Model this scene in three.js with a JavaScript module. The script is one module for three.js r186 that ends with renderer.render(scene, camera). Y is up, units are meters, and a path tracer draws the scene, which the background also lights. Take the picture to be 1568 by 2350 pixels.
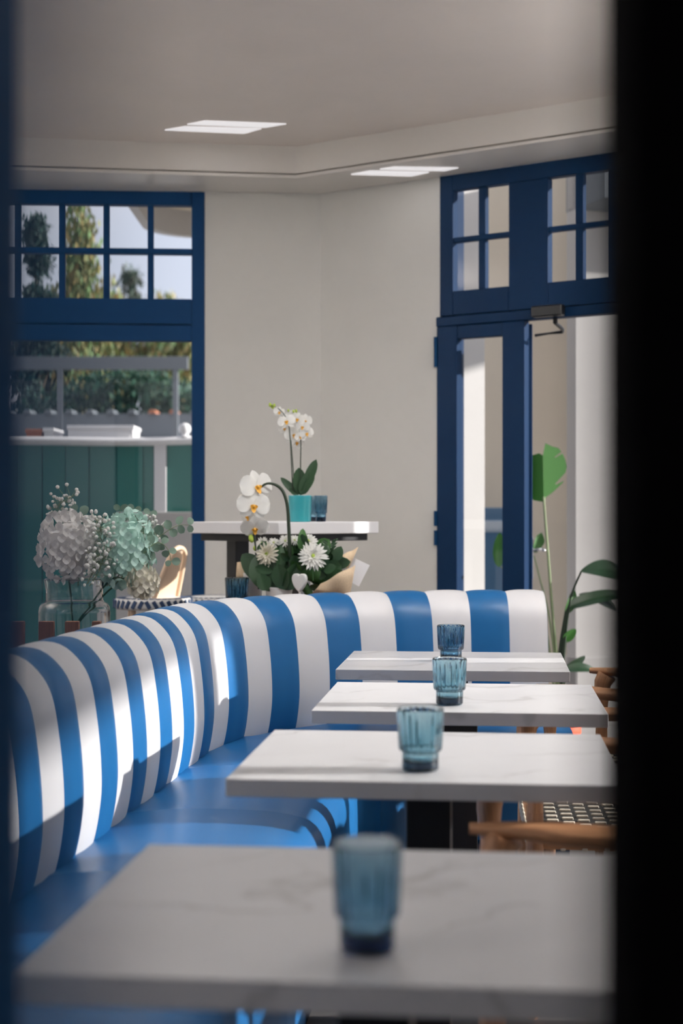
import * as THREE from 'three';
import { RoundedBoxGeometry } from 'three/addons/geometries/RoundedBoxGeometry.js';
import { mergeGeometries, mergeVertices } from 'three/addons/utils/BufferGeometryUtils.js';
import { RectAreaLightUniformsLib } from 'three/addons/lights/RectAreaLightUniformsLib.js';

// ------------------------------------------------------------------ camera, sky, sun, exposure
// World: x to the right, y up, the camera looks along -z; "d" below is the distance in front of the camera (z = -d).
const scene = new THREE.Scene();
const F = 3450, EYE = 1.22;                                   // focal length in pixels of the 1568 x 2350 frame, eye height
const camera = new THREE.PerspectiveCamera(2 * Math.atan(1175 / F) * 180 / Math.PI, 1568 / 2350, 0.05, 200);
camera.position.set(0, EYE, 0);
camera.lookAt(0, EYE, -5);
camera.focus = 4.5;
camera.userData.fStop = 2.7;
const renderer = new THREE.WebGLRenderer({ antialias: true });
renderer.toneMapping = THREE.LinearToneMapping;
renderer.toneMappingExposure = 1.16;
renderer.shadowMap.enabled = true;
RectAreaLightUniformsLib.init();

// seeded random numbers and value noise
function rng(seed) { let s = seed | 0; return () => { s = (s + 0x6d2b79f5) | 0; let t = Math.imul(s ^ (s >>> 15), 1 | s); t = (t + Math.imul(t ^ (t >>> 7), 61 | t)) ^ t; return ((t ^ (t >>> 14)) >>> 0) / 4294967296; }; }
function hash(x, y, z) { let h = Math.imul(x, 374761393) ^ Math.imul(y, 668265263) ^ Math.imul(z, 2147483647 ^ 0x5bd1e995); h = Math.imul(h ^ (h >>> 13), 1274126177); return ((h ^ (h >>> 16)) >>> 0) / 4294967296; }
function noise(x, y, z = 0, wrap = 0) {
  const ix = Math.floor(x), iy = Math.floor(y), iz = Math.floor(z); let fx = x - ix, fy = y - iy, fz = z - iz;
  fx = fx * fx * (3 - 2 * fx); fy = fy * fy * (3 - 2 * fy); fz = fz * fz * (3 - 2 * fz);
  const m = (v) => wrap ? ((v % wrap) + wrap) % wrap : v;
  const n = (a, b, c) => hash(m(ix + a), m(iy + b), iz + c), l = THREE.MathUtils.lerp;
  return l(l(l(n(0, 0, 0), n(1, 0, 0), fx), l(n(0, 1, 0), n(1, 1, 0), fx), fy), l(l(n(0, 0, 1), n(1, 0, 1), fx), l(n(0, 1, 1), n(1, 1, 1), fx), fy), fz);
}
function fbm(x, y, z, oct, wrap = 0) { let s = 0, a = 0.5, t = 0; for (let i = 0; i < oct; i++) { s += a * noise(x, y, z + i * 7, wrap); t += a; x *= 2; y *= 2; if (wrap) wrap *= 2; a *= 0.5; } return s / t; }

// sky: thin bright cloud over pale blue, the same all round
{
  const W = 1024, H = 512, data = new Float32Array(W * H * 4);
  for (let r = 0; r < H; r++) for (let c = 0; c < W; c++) {
    const el = ((r + 0.5) / H - 0.5) * Math.PI, az = (c + 0.5) / W * 2 * Math.PI, up = Math.max(0, Math.sin(el)), i = (r * W + c) * 4;
    const x = Math.cos(el) * Math.cos(az), z = Math.cos(el) * Math.sin(az), y = Math.sin(el);
    const cl = THREE.MathUtils.smoothstep(fbm(x * 3 + 9, z * 3 + 4, y * 7, 5), 0.33, 0.62), g = Math.pow(up, 0.55);
    const clear = [0.62 - 0.30 * g, 0.72 - 0.26 * g, 0.88 - 0.14 * g], cloud = [0.90, 0.88, 0.95], k = 0.45 + 0.5 * cl;
    for (let j = 0; j < 3; j++) data[i + j] = (el < 0 ? 0.16 : clear[j] * (1 - k) + cloud[j] * k) * 0.86;
    data[i + 3] = 1;
  }
  const t = new THREE.DataTexture(data, W, H, THREE.RGBAFormat, THREE.FloatType);
  t.mapping = THREE.EquirectangularReflectionMapping; t.magFilter = THREE.LinearFilter; t.needsUpdate = true;
  scene.background = t; scene.backgroundIntensity = 1.05;
}
// sun: low, from the right-hand windows
const SLOPE = 0.34;
const sun = new THREE.DirectionalLight(new THREE.Color(1.0, 0.96, 0.92), 7.2);
sun.position.set(12, 12 * SLOPE + 0.8, -3.6); sun.target.position.set(0, 0.8, -3.6);
sun.castShadow = true; sun.shadow.radius = 1.6; sun.shadow.mapSize.set(2048, 2048); sun.shadow.bias = -0.0005;
Object.assign(sun.shadow.camera, { left: -9, right: 9, top: 8, bottom: -8, near: 0.1, far: 40 });
sun.name = 'sun'; scene.add(sun, sun.target);
// power of the fill lights added out of frame (RectAreaLights are added beside each panel by fillPanel below)
const PANEL_POWER = 15, UPLIGHT_POWER = 940;

// ------------------------------------------------------------------ helpers
const V = (x, h, d) => new THREE.Vector3(x, h, -d);
const at = (px, py, d) => new THREE.Vector3((px - 784) / F * d, EYE - (py - 1175) / F * d, -d);   // a measured direction at a known distance
const used = {};
function numbered(n) { const k = used[n] = (used[n] ?? -1) + 1; return k ? n + '_' + String(k).padStart(3, '0') : n; }
function shade(o) { o.traverse((m) => { if (m.isMesh) { m.castShadow = true; m.receiveShadow = true; } }); return o; }
function tag(o, label, category, group) { o.userData.label = label; o.userData.category = category; if (group) o.userData.group = group; return o; }
function thing(name, label, category, pos, turn = 0, group) { const o = new THREE.Group(); o.name = numbered(name); o.position.copy(pos); o.rotation.y = turn; scene.add(o); return tag(o, label, category, group); }
function structure(name, pos = new THREE.Vector3(), turn = 0) { const o = new THREE.Group(); o.name = numbered(name); o.position.copy(pos); o.rotation.y = turn; o.userData.kind = 'structure'; scene.add(o); return o; }
function part(parent, name, geo, mat, label, kind) { const m = new THREE.Mesh(Array.isArray(geo) ? merge(geo) : geo, mat); m.name = name; m.castShadow = m.receiveShadow = true; if (label) m.userData.label = label; if (kind) m.userData.kind = kind; parent.add(m); return m; }
function solo(name, geo, mat, label, category, pos, turn = 0, group) { const m = new THREE.Mesh(Array.isArray(geo) ? merge(geo) : geo, mat); m.name = numbered(name); m.castShadow = m.receiveShadow = true; m.position.copy(pos); m.rotation.y = turn; scene.add(m); return tag(m, label, category, group); }
function wallMesh(name, geo, mat) { const m = new THREE.Mesh(Array.isArray(geo) ? merge(geo) : geo, mat); m.name = name; m.userData.kind = 'structure'; m.castShadow = m.receiveShadow = true; scene.add(m); return m; }
function copyOf(o, label, group, pos, turn) { const c = o.clone(); c.name = numbered(o.name.replace(/_\d{3}$/, '')); c.userData = { ...o.userData }; if (label) c.userData.label = label; if (group) c.userData.group = group; if (pos) c.position.copy(pos); if (turn !== undefined) c.rotation.y = turn; scene.add(c); return c; }
function merge(list) {
  const keep = list.map((g) => { const n = g.index ? g.toNonIndexed() : g.clone(); for (const k of Object.keys(n.attributes)) if (!['position', 'normal', 'uv', 'color'].includes(k)) n.deleteAttribute(k); if (!n.attributes.uv) n.setAttribute('uv', new THREE.BufferAttribute(new Float32Array(n.attributes.position.count * 2), 2)); return n; });
  const col = keep.every((n) => n.attributes.color); if (!col) keep.forEach((n) => n.deleteAttribute('color'));
  return mergeGeometries(keep);
}
const M4 = (pos, rx = 0, ry = 0, rz = 0, s = 1) => new THREE.Matrix4().compose(pos, new THREE.Quaternion().setFromEuler(new THREE.Euler(rx, ry, rz, 'YXZ')), typeof s === 'number' ? new THREE.Vector3(s, s, s) : s);
function boxUV(g, ox = 0, oy = 0) {
  const n = g.index ? g.toNonIndexed() : g, p = n.attributes.position, q = n.attributes.normal, uv = new Float32Array(p.count * 2);
  for (let i = 0; i < p.count; i += 3) {
    const ax = Math.abs(q.getX(i) + q.getX(i + 1) + q.getX(i + 2)), ay = Math.abs(q.getY(i) + q.getY(i + 1) + q.getY(i + 2)), az = Math.abs(q.getZ(i) + q.getZ(i + 1) + q.getZ(i + 2));
    for (let k = i; k < i + 3; k++) { const x = p.getX(k), y = p.getY(k), z = p.getZ(k); uv[k * 2] = ox + (ax > ay && ax > az ? z : x); uv[k * 2 + 1] = oy + (ay >= ax && ay >= az ? z : y); }
  }
  n.setAttribute('uv', new THREE.BufferAttribute(uv, 2)); return n;
}
function bx(w, h, d, x = 0, y = 0, z = 0, r = 0, ry = 0) {    // box with its centre at x, y, z, edges rounded by r
  const g = r ? new RoundedBoxGeometry(w, h, d, 2, Math.min(r, w / 2.01, h / 2.01, d / 2.01)) : new THREE.BoxGeometry(w, h, d);
  const b = boxUV(g, x * 0.37, y * 0.61); if (ry) b.rotateY(ry); b.translate(x, y, z); return b;
}
// a tube through points whose radius changes; radii may be pairs (across, up) for flat sections
function taper(pts, radii, sides = 10, segs = 24, up = null, closed = true) {
  const c = new THREE.CatmullRomCurve3(pts), pos = [], uv = [], idx = [], T = new THREE.Vector3(), A = new THREE.Vector3(), B = new THREE.Vector3(), P = new THREE.Vector3();
  const fr = up ? null : c.computeFrenetFrames(segs, false), len = c.getLength();
  for (let i = 0; i <= segs; i++) {
    const t = i / segs, f = t * (radii.length - 1), k = Math.min(radii.length - 2, Math.floor(f)), m = f - k, ra = radii[k], rb = radii[k + 1];
    const r1 = THREE.MathUtils.lerp(ra.length ? ra[0] : ra, rb.length ? rb[0] : rb, m), r2 = THREE.MathUtils.lerp(ra.length ? ra[1] : ra, rb.length ? rb[1] : rb, m);
    c.getPointAt(t, P); c.getTangentAt(t, T);
    if (up) { A.crossVectors(T, up).normalize(); B.crossVectors(A, T).normalize(); } else { A.copy(fr.normals[i]); B.copy(fr.binormals[i]); }
    for (let j = 0; j <= sides; j++) { const a = j / sides * 2 * Math.PI, x = Math.cos(a) * r1, y = Math.sin(a) * r2; pos.push(P.x + A.x * x + B.x * y, P.y + A.y * x + B.y * y, P.z + A.z * x + B.z * y); uv.push(j / sides * 2 * Math.PI * (r1 + r2) / 2, t * len); }
  }
  const w = sides + 1;
  for (let i = 0; i < segs; i++) for (let j = 0; j < sides; j++) { const a = i * w + j; idx.push(a, a + 1, a + w, a + 1, a + w + 1, a + w); }
  if (closed) for (const i of [0, segs]) { const b = pos.length / 3; c.getPointAt(i / segs, P); pos.push(P.x, P.y, P.z); uv.push(0, 0); for (let j = 0; j < sides; j++) i ? idx.push(b, i * w + j, i * w + j + 1) : idx.push(b, j + 1, j); }
  const g = new THREE.BufferGeometry(); g.setAttribute('position', new THREE.Float32BufferAttribute(pos, 3)); g.setAttribute('uv', new THREE.Float32BufferAttribute(uv, 2)); g.setIndex(idx);
  g.computeVertexNormals(); fixSeam(g, segs, sides); return g;
}
function fixSeam(g, segs, sides) { const n = g.attributes.normal, w = sides + 1; for (let i = 0; i <= segs; i++) { const a = i * w, b = a + sides, x = n.getX(a) + n.getX(b), y = n.getY(a) + n.getY(b), z = n.getZ(a) + n.getZ(b), l = Math.hypot(x, y, z) || 1; n.setXYZ(a, x / l, y / l, z / l); n.setXYZ(b, x / l, y / l, z / l); } }
function rod(a, b, r, sides = 8) { return taper([a, a.clone().lerp(b, 0.5), b], [r, r], sides, 2); }
function grid(nu, nv, f) {                                    // f(u, v) -> [x, y, z], u and v from 0 to 1
  const pos = [], uv = [], idx = [];
  for (let i = 0; i <= nu; i++) for (let j = 0; j <= nv; j++) { pos.push(...f(i / nu, j / nv)); uv.push(i / nu, j / nv); }
  for (let i = 0; i < nu; i++) for (let j = 0; j < nv; j++) { const a = i * (nv + 1) + j; idx.push(a, a + nv + 1, a + 1, a + 1, a + nv + 1, a + nv + 2); }
  const g = new THREE.BufferGeometry(); g.setAttribute('position', new THREE.Float32BufferAttribute(pos, 3)); g.setAttribute('uv', new THREE.Float32BufferAttribute(uv, 2)); g.setIndex(idx); g.computeVertexNormals(); return g;
}
// a leaf or petal along +y, its face to +z: length, width, bend (droops towards -z), fold along the midrib, ruffle of the edge, p = where it is widest
function leaf(L, W, { bend = 0, fold = 0.1, ruffle = 0, p = 0.45, nu = 10, nv = 6, cup = 0, blunt = 0.6 } = {}) {
  return grid(nu, nv, (u, v) => {
    const e = Math.pow(Math.sin(Math.PI * Math.pow(u, Math.log(0.5) / Math.log(p))), blunt), s = v * 2 - 1, w = W / 2 * e, a = bend * u;
    const y0 = bend ? L * Math.sin(a) / bend : L * u, z0 = bend ? -L * (1 - Math.cos(a)) / bend : 0, up = fold * Math.abs(s) * w + cup * s * s * w + ruffle * W * Math.sin(u * 9 + s * 2) * s * s;
    return [s * w, y0 + Math.sin(a) * up, z0 + Math.cos(a) * up];
  });
}
function lathe(pts, segs = 32) { const g = new THREE.LatheGeometry(pts.map(([r, y]) => new THREE.Vector2(r, y)), segs); return g; }
function ex(shape, depth, bevel = 0) { return new THREE.ExtrudeGeometry(shape, { depth, bevelEnabled: bevel > 0, bevelSize: bevel, bevelThickness: bevel, bevelSegments: 2, curveSegments: 20 }); }
function poly(pts) { const s = new THREE.Shape(); pts.forEach(([x, y], i) => i ? s.lineTo(x, y) : s.moveTo(x, y)); return s; }

// ------------------------------------------------------------------ textures and materials
function tex(n, size, f, srgb = true) {                       // f(u, v) -> [r, g, b] 0..255; repeats every `size` metres
  const d = new Uint8Array(n * n * 4);
  for (let y = 0; y < n; y++) for (let x = 0; x < n; x++) { const c = f(x / n, y / n), i = (y * n + x) * 4; d[i] = c[0]; d[i + 1] = c[1]; d[i + 2] = c[2]; d[i + 3] = 255; }
  const t = new THREE.DataTexture(d, n, n); t.wrapS = t.wrapT = THREE.RepeatWrapping; t.magFilter = THREE.LinearFilter; t.minFilter = THREE.LinearMipmapLinearFilter; t.generateMipmaps = true;
  if (srgb) t.colorSpace = THREE.SRGBColorSpace; t.repeat.set(1 / size, 1 / size); t.needsUpdate = true; return t;
}
const clamp8 = (v) => Math.max(0, Math.min(255, v)), mix3 = (a, b, k) => a.map((v, i) => clamp8(v + (b[i] - v) * k));
const marbleTex = tex(1024, 1.6, (u, v) => {
  const w = fbm(u * 6, v * 6, 1, 5, 6) - 0.5, w2 = fbm(u * 6, v * 6, 33, 5, 6) - 0.5, gate = THREE.MathUtils.smoothstep(fbm(u * 5, v * 5, 77, 3, 5), 0.38, 0.66), gate2 = THREE.MathUtils.smoothstep(fbm(u * 7, v * 7, 99, 3, 7), 0.42, 0.66);
  const line = (p, k) => { const f = Math.abs(p - Math.floor(p) - 0.5) * 2; return Math.exp(-Math.pow((1 - f) / k, 2)); };
  const v1 = line(u * 2 + v * 4 + w * 1.5, 0.10), v2 = line(u * 3 + v * 7 + w2 * 2.2, 0.07), v3 = line(u * 5 - v * 3 + w2 * 2 + w, 0.05), cloud = (fbm(u * 8, v * 8, 90, 5, 8) - 0.5) * 18;
  return mix3(mix3(mix3([226 + cloud, 224 + cloud, 223 + cloud], [158, 155, 152], v1 * 0.42 * gate), [150, 146, 141], v2 * 0.32 * gate2), [176, 172, 166], v3 * 0.25 * gate * gate2);
});
const plasterTex = tex(512, 1.4, (u, v) => { const n = 128 + (fbm(u * 8, v * 8, 3, 5, 8) - 0.5) * 110 + (noise(u * 128, v * 128, 8, 128) - 0.5) * 26; return [n, n, n].map(clamp8); }, false);
const plasterCol = tex(512, 2.6, (u, v) => { const n = (fbm(u * 4, v * 4, 12, 5, 4) - 0.5) * 18; return [247 + n, 245 + n, 242 + n].map(clamp8); });
const woodTex = tex(512, 0.5, (u, v) => { const r = fbm(u * 16, v * 2, 4, 4, 2) * 3 + u * 0, k = noise(u * 48 + r * 3, v * 3, 2) * 0.6 + noise(u * 190, v * 6, 9) * 0.4; return mix3([203, 158, 120], [142, 98, 68], k * 0.9); });
const vinylBump = tex(256, 0.05, (u, v) => { const n = 128 + (fbm(u * 32, v * 32, 3, 3, 32) - 0.5) * 160; return [n, n, n].map(clamp8); }, false);
const kraftTex = tex(256, 0.3, (u, v) => { const n = (fbm(u * 16, v * 16, 3, 4, 16) - 0.5) * 34; return [222 + n, 198 + n, 166 + n].map(clamp8); });
const cordTex = tex(128, 0.012, (u, v) => { const n = Math.sin((u + v) * 2 * Math.PI) * 0.5 + 0.5; return [150 + 90 * n, 150 + 90 * n, 150 + 90 * n]; }, false);

const S = (o) => new THREE.MeshStandardMaterial({ side: THREE.DoubleSide, ...o });
const Ph = (o) => new THREE.MeshPhysicalMaterial({ side: THREE.DoubleSide, ...o });
const lin = (r, g, b) => new THREE.Color().setRGB(r, g, b);
const mat = {
  wall: S({ name: 'plaster', color: lin(0.70, 0.70, 0.685), map: plasterCol, roughness: 0.9, bumpMap: plasterTex, bumpScale: 0.0015 }),
  ceiling: S({ name: 'ceiling paint', color: lin(0.88, 0.82, 0.78), map: plasterCol, roughness: 0.85, bumpMap: plasterTex, bumpScale: 0.0008 }),
  bulk: S({ name: 'bulkhead paint', color: lin(0.82, 0.795, 0.765), map: plasterCol, roughness: 0.35, bumpMap: plasterTex, bumpScale: 0.0004 }),
  floor: S({ name: 'dark stone', color: lin(0.13, 0.12, 0.11), roughness: 0.5, bumpMap: plasterTex, bumpScale: 0.001 }),
  navy: Ph({ name: 'navy paint', color: lin(0.004, 0.036, 0.11), roughness: 0.5, specularIntensity: 0.25 }),
  navyShaded: Ph({ name: 'navy paint darkened for shade', color: lin(0.0025, 0.021, 0.064), roughness: 0.5, specularIntensity: 0.2 }),  // same navy paint, darkened for the shade on the door
  navyDark: Ph({ name: 'dark navy paint', color: lin(0.010, 0.050, 0.125), roughness: 0.8, specularIntensity: 0.08 }),
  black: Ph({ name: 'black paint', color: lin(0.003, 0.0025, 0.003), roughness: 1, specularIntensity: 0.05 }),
  steel: S({ name: 'black steel', color: lin(0.012, 0.012, 0.014), roughness: 0.35, metalness: 0.2 }),
  chrome: S({ name: 'chrome', color: lin(0.7, 0.7, 0.72), roughness: 0.2, metalness: 1 }),
  pane: Ph({ name: 'window glass', color: lin(0.98, 0.99, 0.99), roughness: 0, transmission: 1, thickness: 0, ior: 1.45 }),
  blue: Ph({ name: 'blue vinyl', color: lin(0.010, 0.103, 0.275), roughness: 0.42, specularIntensity: 0.4, clearcoat: 0.2, clearcoatRoughness: 0.25, bumpMap: vinylBump, bumpScale: 0.0002 }),
  white: Ph({ name: 'white vinyl', color: lin(0.65, 0.645, 0.66), roughness: 0.45, clearcoat: 0.2, clearcoatRoughness: 0.35, bumpMap: vinylBump, bumpScale: 0.0002 }),
  marble: Ph({ name: 'marble', color: lin(0.64, 0.65, 0.675), map: marbleTex, roughness: 0.42, clearcoat: 0.12, clearcoatRoughness: 0.3 }),
  wood: S({ name: 'oak', color: lin(1, 0.93, 0.86), map: woodTex, roughness: 0.5 }),
  woodDark: S({ name: 'brown wood', color: lin(0.42, 0.33, 0.27), map: woodTex, roughness: 0.55 }),
  cordW: S({ name: 'pale cord', color: lin(0.66, 0.6, 0.5), roughness: 0.9, bumpMap: cordTex, bumpScale: 0.001 }),
  cordB: S({ name: 'black cord', color: lin(0.012, 0.012, 0.012), roughness: 0.9 }),
  tumbler: Ph({ name: 'teal glass', color: lin(1, 1, 1), roughness: 0.02, transmission: 1, thickness: 0.005, ior: 1.5, attenuationColor: lin(0.34, 0.54, 0.62), attenuationDistance: 0.010 }),
  tumblerDeep: Ph({ name: 'deep blue glass', color: lin(1, 1, 1), roughness: 0.02, transmission: 1, thickness: 0.005, ior: 1.5, attenuationColor: lin(0.17, 0.38, 0.53), attenuationDistance: 0.009 }),
  tumblerMid: Ph({ name: 'blue glass', color: lin(1, 1, 1), roughness: 0.02, transmission: 1, thickness: 0.005, ior: 1.5, attenuationColor: lin(0.25, 0.45, 0.60), attenuationDistance: 0.010 }),
  vase: Ph({ name: 'clear glass', color: lin(1, 1, 1), roughness: 0.02, transmission: 1, thickness: 0.006, ior: 1.48, attenuationColor: lin(0.85, 0.93, 0.93), attenuationDistance: 0.04 }),
  teal: Ph({ name: 'teal glaze', color: lin(0.03, 0.32, 0.36), roughness: 0.3, clearcoat: 0.5, clearcoatRoughness: 0.1 }),
  ceramic: Ph({ name: 'white ceramic', color: lin(0.75, 0.74, 0.72), roughness: 0.4, clearcoat: 0.3 }),
  terracotta: S({ name: 'orange pot', color: lin(0.75, 0.12, 0.05), roughness: 0.6 }),
  soil: S({ name: 'soil', color: lin(0.03, 0.02, 0.014), roughness: 1 }),
  petal: Ph({ name: 'white petal', color: lin(0.90, 0.89, 0.85), roughness: 0.8, transmission: 0.3, thickness: 0 }),
  petalMint: Ph({ name: 'mint petal', color: lin(0.58, 0.80, 0.72), roughness: 0.85, transmission: 0.3, thickness: 0 }),
  petalCream: Ph({ name: 'cream petal', color: lin(0.8, 0.76, 0.64), roughness: 0.85, transmission: 0.3, thickness: 0 }),
  petalGrey: Ph({ name: 'white hydrangea petal', color: lin(0.84, 0.82, 0.80), roughness: 0.85, transmission: 0.3, thickness: 0 }),
  yellow: S({ name: 'yellow', color: lin(0.8, 0.5, 0.05), roughness: 0.7 }),
  orange: S({ name: 'orange lip', color: lin(0.80, 0.42, 0.05), roughness: 0.6 }),
  lime: S({ name: 'lime', color: lin(0.42, 0.55, 0.08), roughness: 0.7 }),
  leafDark: Ph({ name: 'dark leaf', color: lin(0.018, 0.058, 0.02), roughness: 0.42, clearcoat: 0.2, clearcoatRoughness: 0.3 }),
  leafMid: Ph({ name: 'green leaf', color: lin(0.045, 0.15, 0.03), roughness: 0.5, transmission: 0.3, thickness: 0 }),
  leafBright: Ph({ name: 'bright leaf', color: lin(0.06, 0.26, 0.03), roughness: 0.6, transmission: 0.45, thickness: 0 }),
  euca: Ph({ name: 'eucalyptus', color: lin(0.20, 0.30, 0.23), roughness: 0.8, transmission: 0.3, thickness: 0 }),
  stem: S({ name: 'dark stem', color: lin(0.022, 0.04, 0.02), roughness: 0.4 }),
  stemPale: S({ name: 'pale stem', color: lin(0.22, 0.28, 0.14), roughness: 0.5 }),
  stake: S({ name: 'dark stake', color: lin(0.014, 0.02, 0.018), roughness: 0.3 }),
  kraft: S({ name: 'kraft paper', map: kraftTex, roughness: 0.85 }),
  card: S({ name: 'white card', color: lin(0.82, 0.81, 0.82), roughness: 0.7 }),
  rattan: S({ name: 'rattan', color: lin(0.72, 0.52, 0.36), roughness: 0.5 }),
  weaveB: S({ name: 'blue weave', color: lin(0.03, 0.06, 0.13), roughness: 0.6 }),
  weaveW: S({ name: 'white weave', color: lin(0.72, 0.71, 0.69), roughness: 0.6 }),
  stuccoTan: S({ name: 'tan stucco', color: lin(0.78, 0.70, 0.58), map: plasterCol, roughness: 0.95, bumpMap: plasterTex, bumpScale: 0.003 }),
  stuccoWhite: S({ name: 'white stucco', color: lin(0.55, 0.54, 0.535), map: plasterCol, roughness: 0.9, bumpMap: plasterTex, bumpScale: 0.002 }),
  paving: S({ name: 'paving', color: lin(0.46, 0.44, 0.42), roughness: 0.9, bumpMap: plasterTex, bumpScale: 0.002 }),
  blueBoard: S({ name: 'blue board', color: lin(0.05, 0.14, 0.26), roughness: 0.5 }),
  fence: S({ name: 'green boards', color: lin(0.026, 0.19, 0.16), roughness: 0.5 }),
  fence2: S({ name: 'grey green boards', color: lin(0.055, 0.20, 0.175), roughness: 0.5 }),
  whitePaint: S({ name: 'white paint', color: lin(0.8, 0.79, 0.8), roughness: 0.5 }),
  greyMetal: S({ name: 'grey metal', color: lin(0.16, 0.18, 0.20), roughness: 0.5 }),
  gardenWall: S({ name: 'grey wall', color: lin(0.17, 0.19, 0.21), roughness: 0.9 }),
  roofTile: S({ name: 'roof tile', color: lin(0.45, 0.17, 0.09), roughness: 0.9 }),
  bark: S({ name: 'bark', color: lin(0.10, 0.075, 0.05), roughness: 0.95 }),
};

// ------------------------------------------------------------------ room shell
const CORNER = V(-0.1025, 0, 7.37), H_SOFFIT = 2.78, H_CEIL = 2.93;
const BACK = Math.PI + 0.0637, RIGHT = -0.5838;               // turns of the two walls that meet in the corner
function panelWithHoles(u0, u1, h0, h1, holes, z0, z1) {
  const s = poly([[u0, h0], [u1, h0], [u1, h1], [u0, h1]]);
  for (const [a, b, c, d] of holes) s.holes.push(new THREE.Path([[a, c], [a, d], [b, d], [b, c]].map(([x, y]) => new THREE.Vector2(x, y))));
  const g = ex(s, z1 - z0); g.translate(0, 0, z0); return boxUV(g);
}
function placed(m, pos, turn) { m.position.copy(pos); m.rotation.y = turn; return m; }
placed(wallMesh('wall_back', panelWithHoles(0, 3.35, 0, H_CEIL, [[0.566, 1.965, 0.4, 2.789]], 0, 0.22), mat.wall), CORNER, BACK);
placed(wallMesh('wall_right', panelWithHoles(0, 3.0, 0, H_CEIL, [[0.6726, 2.8, 0, 2.786]], -0.2, 0), mat.wall), CORNER, RIGHT);
// side wall at x = 2.4: local u runs with d, local z points outwards (turn +90 degrees: local x -> -z, local z -> +x)
const SIDE = [[2.45, 4.42, 0.15, 2.2], [4.66, 4.87, 0.15, 2.2]], LEFTW = [[-2.2, 0.2, 0.3, 2.75], [0.4, 2.8, 0.3, 2.75], [3.0, 5.4, 0.3, 2.75]], REARW = [[-3.2, -1.3, 0.3, 2.75], [-1.1, 0.8, 0.3, 2.75]];
placed(wallMesh('wall_side', panelWithHoles(-2.5, 5.72, 0, H_CEIL, SIDE, 0, 0.2), mat.wall), V(2.4, 0, 0), Math.PI / 2);
placed(wallMesh('wall_left', panelWithHoles(-2.5, 7.2, 0, H_CEIL, LEFTW, -0.2, 0), mat.wall), V(-3.4, 0, 0), Math.PI / 2);
placed(wallMesh('wall_rear', panelWithHoles(-3.6, 2.6, 0, H_CEIL, REARW, 0, 0.2), mat.wall), V(0, 0, -2.5), 0);
function planSlab(name, pts, h0, h1, m) { const g = ex(poly(pts), h1 - h0); g.rotateX(-Math.PI / 2); g.translate(0, h0, 0); return m ? wallMesh(name, boxUV(g), m) : boxUV(g); }
const ROOM = [[-3.6, -2.7], [2.6, -2.7], [2.6, 5.75], [-0.05, 7.55], [-3.6, 7.4]];
planSlab('floor', ROOM, -0.1, 0, mat.floor);
planSlab('ceiling', ROOM, H_CEIL, H_CEIL + 0.15, mat.ceiling);
{ // bulkhead along the two walls: a face, a shadow gap and a lip
  const run = (k) => [[-3.39, 6.61 + k], [-0.212, 7.03 + k], [1.087, 6.19 + k], [2.39, 5.345 + k], [2.39, 5.72], [-0.1025, 7.365], [-3.39, 7.155]];
  const b = structure('trim_1');
  part(b, 'bulkhead_face', planSlab('', run(0), 2.803, H_CEIL), mat.bulk);
  part(b, 'shadow_gap', planSlab('', run(0.03), 2.793, 2.803), mat.bulk);
  part(b, 'bulkhead_lip', planSlab('', run(-0.008), H_SOFFIT, 2.793), mat.bulk);
}
// a window or glazed screen in a wall: boxes in the wall's own (u, h) with z out of the wall
const bar = (u0, u1, h0, h1, z, t) => bx(u1 - u0, h1 - h0, t, (u0 + u1) / 2, (h0 + h1) / 2, z, 0.004);
const sheet = (u0, u1, h0, h1, z) => { const g = new THREE.PlaneGeometry(u1 - u0, h1 - h0); g.translate((u0 + u1) / 2, (h0 + h1) / 2, z); return g; };
{
  const w = structure('window_1', CORNER, BACK), P = mat.navy, z = 0.025, t = 0.06, uL = 1.899;
  part(w, 'frame', [bar(0.566, 0.6296, 0.4, 2.789, z, t), bar(uL, 1.965, 0.4, 2.789, z, t), bar(0.6296, uL, 2.714, 2.789, z, t), bar(0.6296, uL, 0.4, 0.5, z, t)], P);
  part(w, 'transom_rail', [bar(0.6296, uL, 2.135, 2.258, z, t)], P);
  part(w, 'casement_rail', [bar(0.6296, uL, 2.053, 2.131, z + 0.004, t)], P);
  part(w, 'glazing_bar', bar(0.6296, uL, 2.476, 2.504, z, 0.05), P);
  const W = 0.1858, B = 0.029;
  for (let i = 0; i < 6; i++) {
    const a = 0.6296 + i * (W + B);
    if (i) for (const [h0, h1] of [[2.258, 2.476], [2.504, 2.714]]) part(w, 'glazing_bar', bar(a - B, a, h0, h1, z, 0.04), P);
    for (const [h0, h1] of [[2.25, 2.48], [2.5, 2.72]]) part(w, 'pane', sheet(a - 0.005, a + W + 0.005, h0, h1, z), mat.pane);
  }
  part(w, 'pane', sheet(0.62, uL + 0.005, 0.49, 2.06, z), mat.pane);
}
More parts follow.
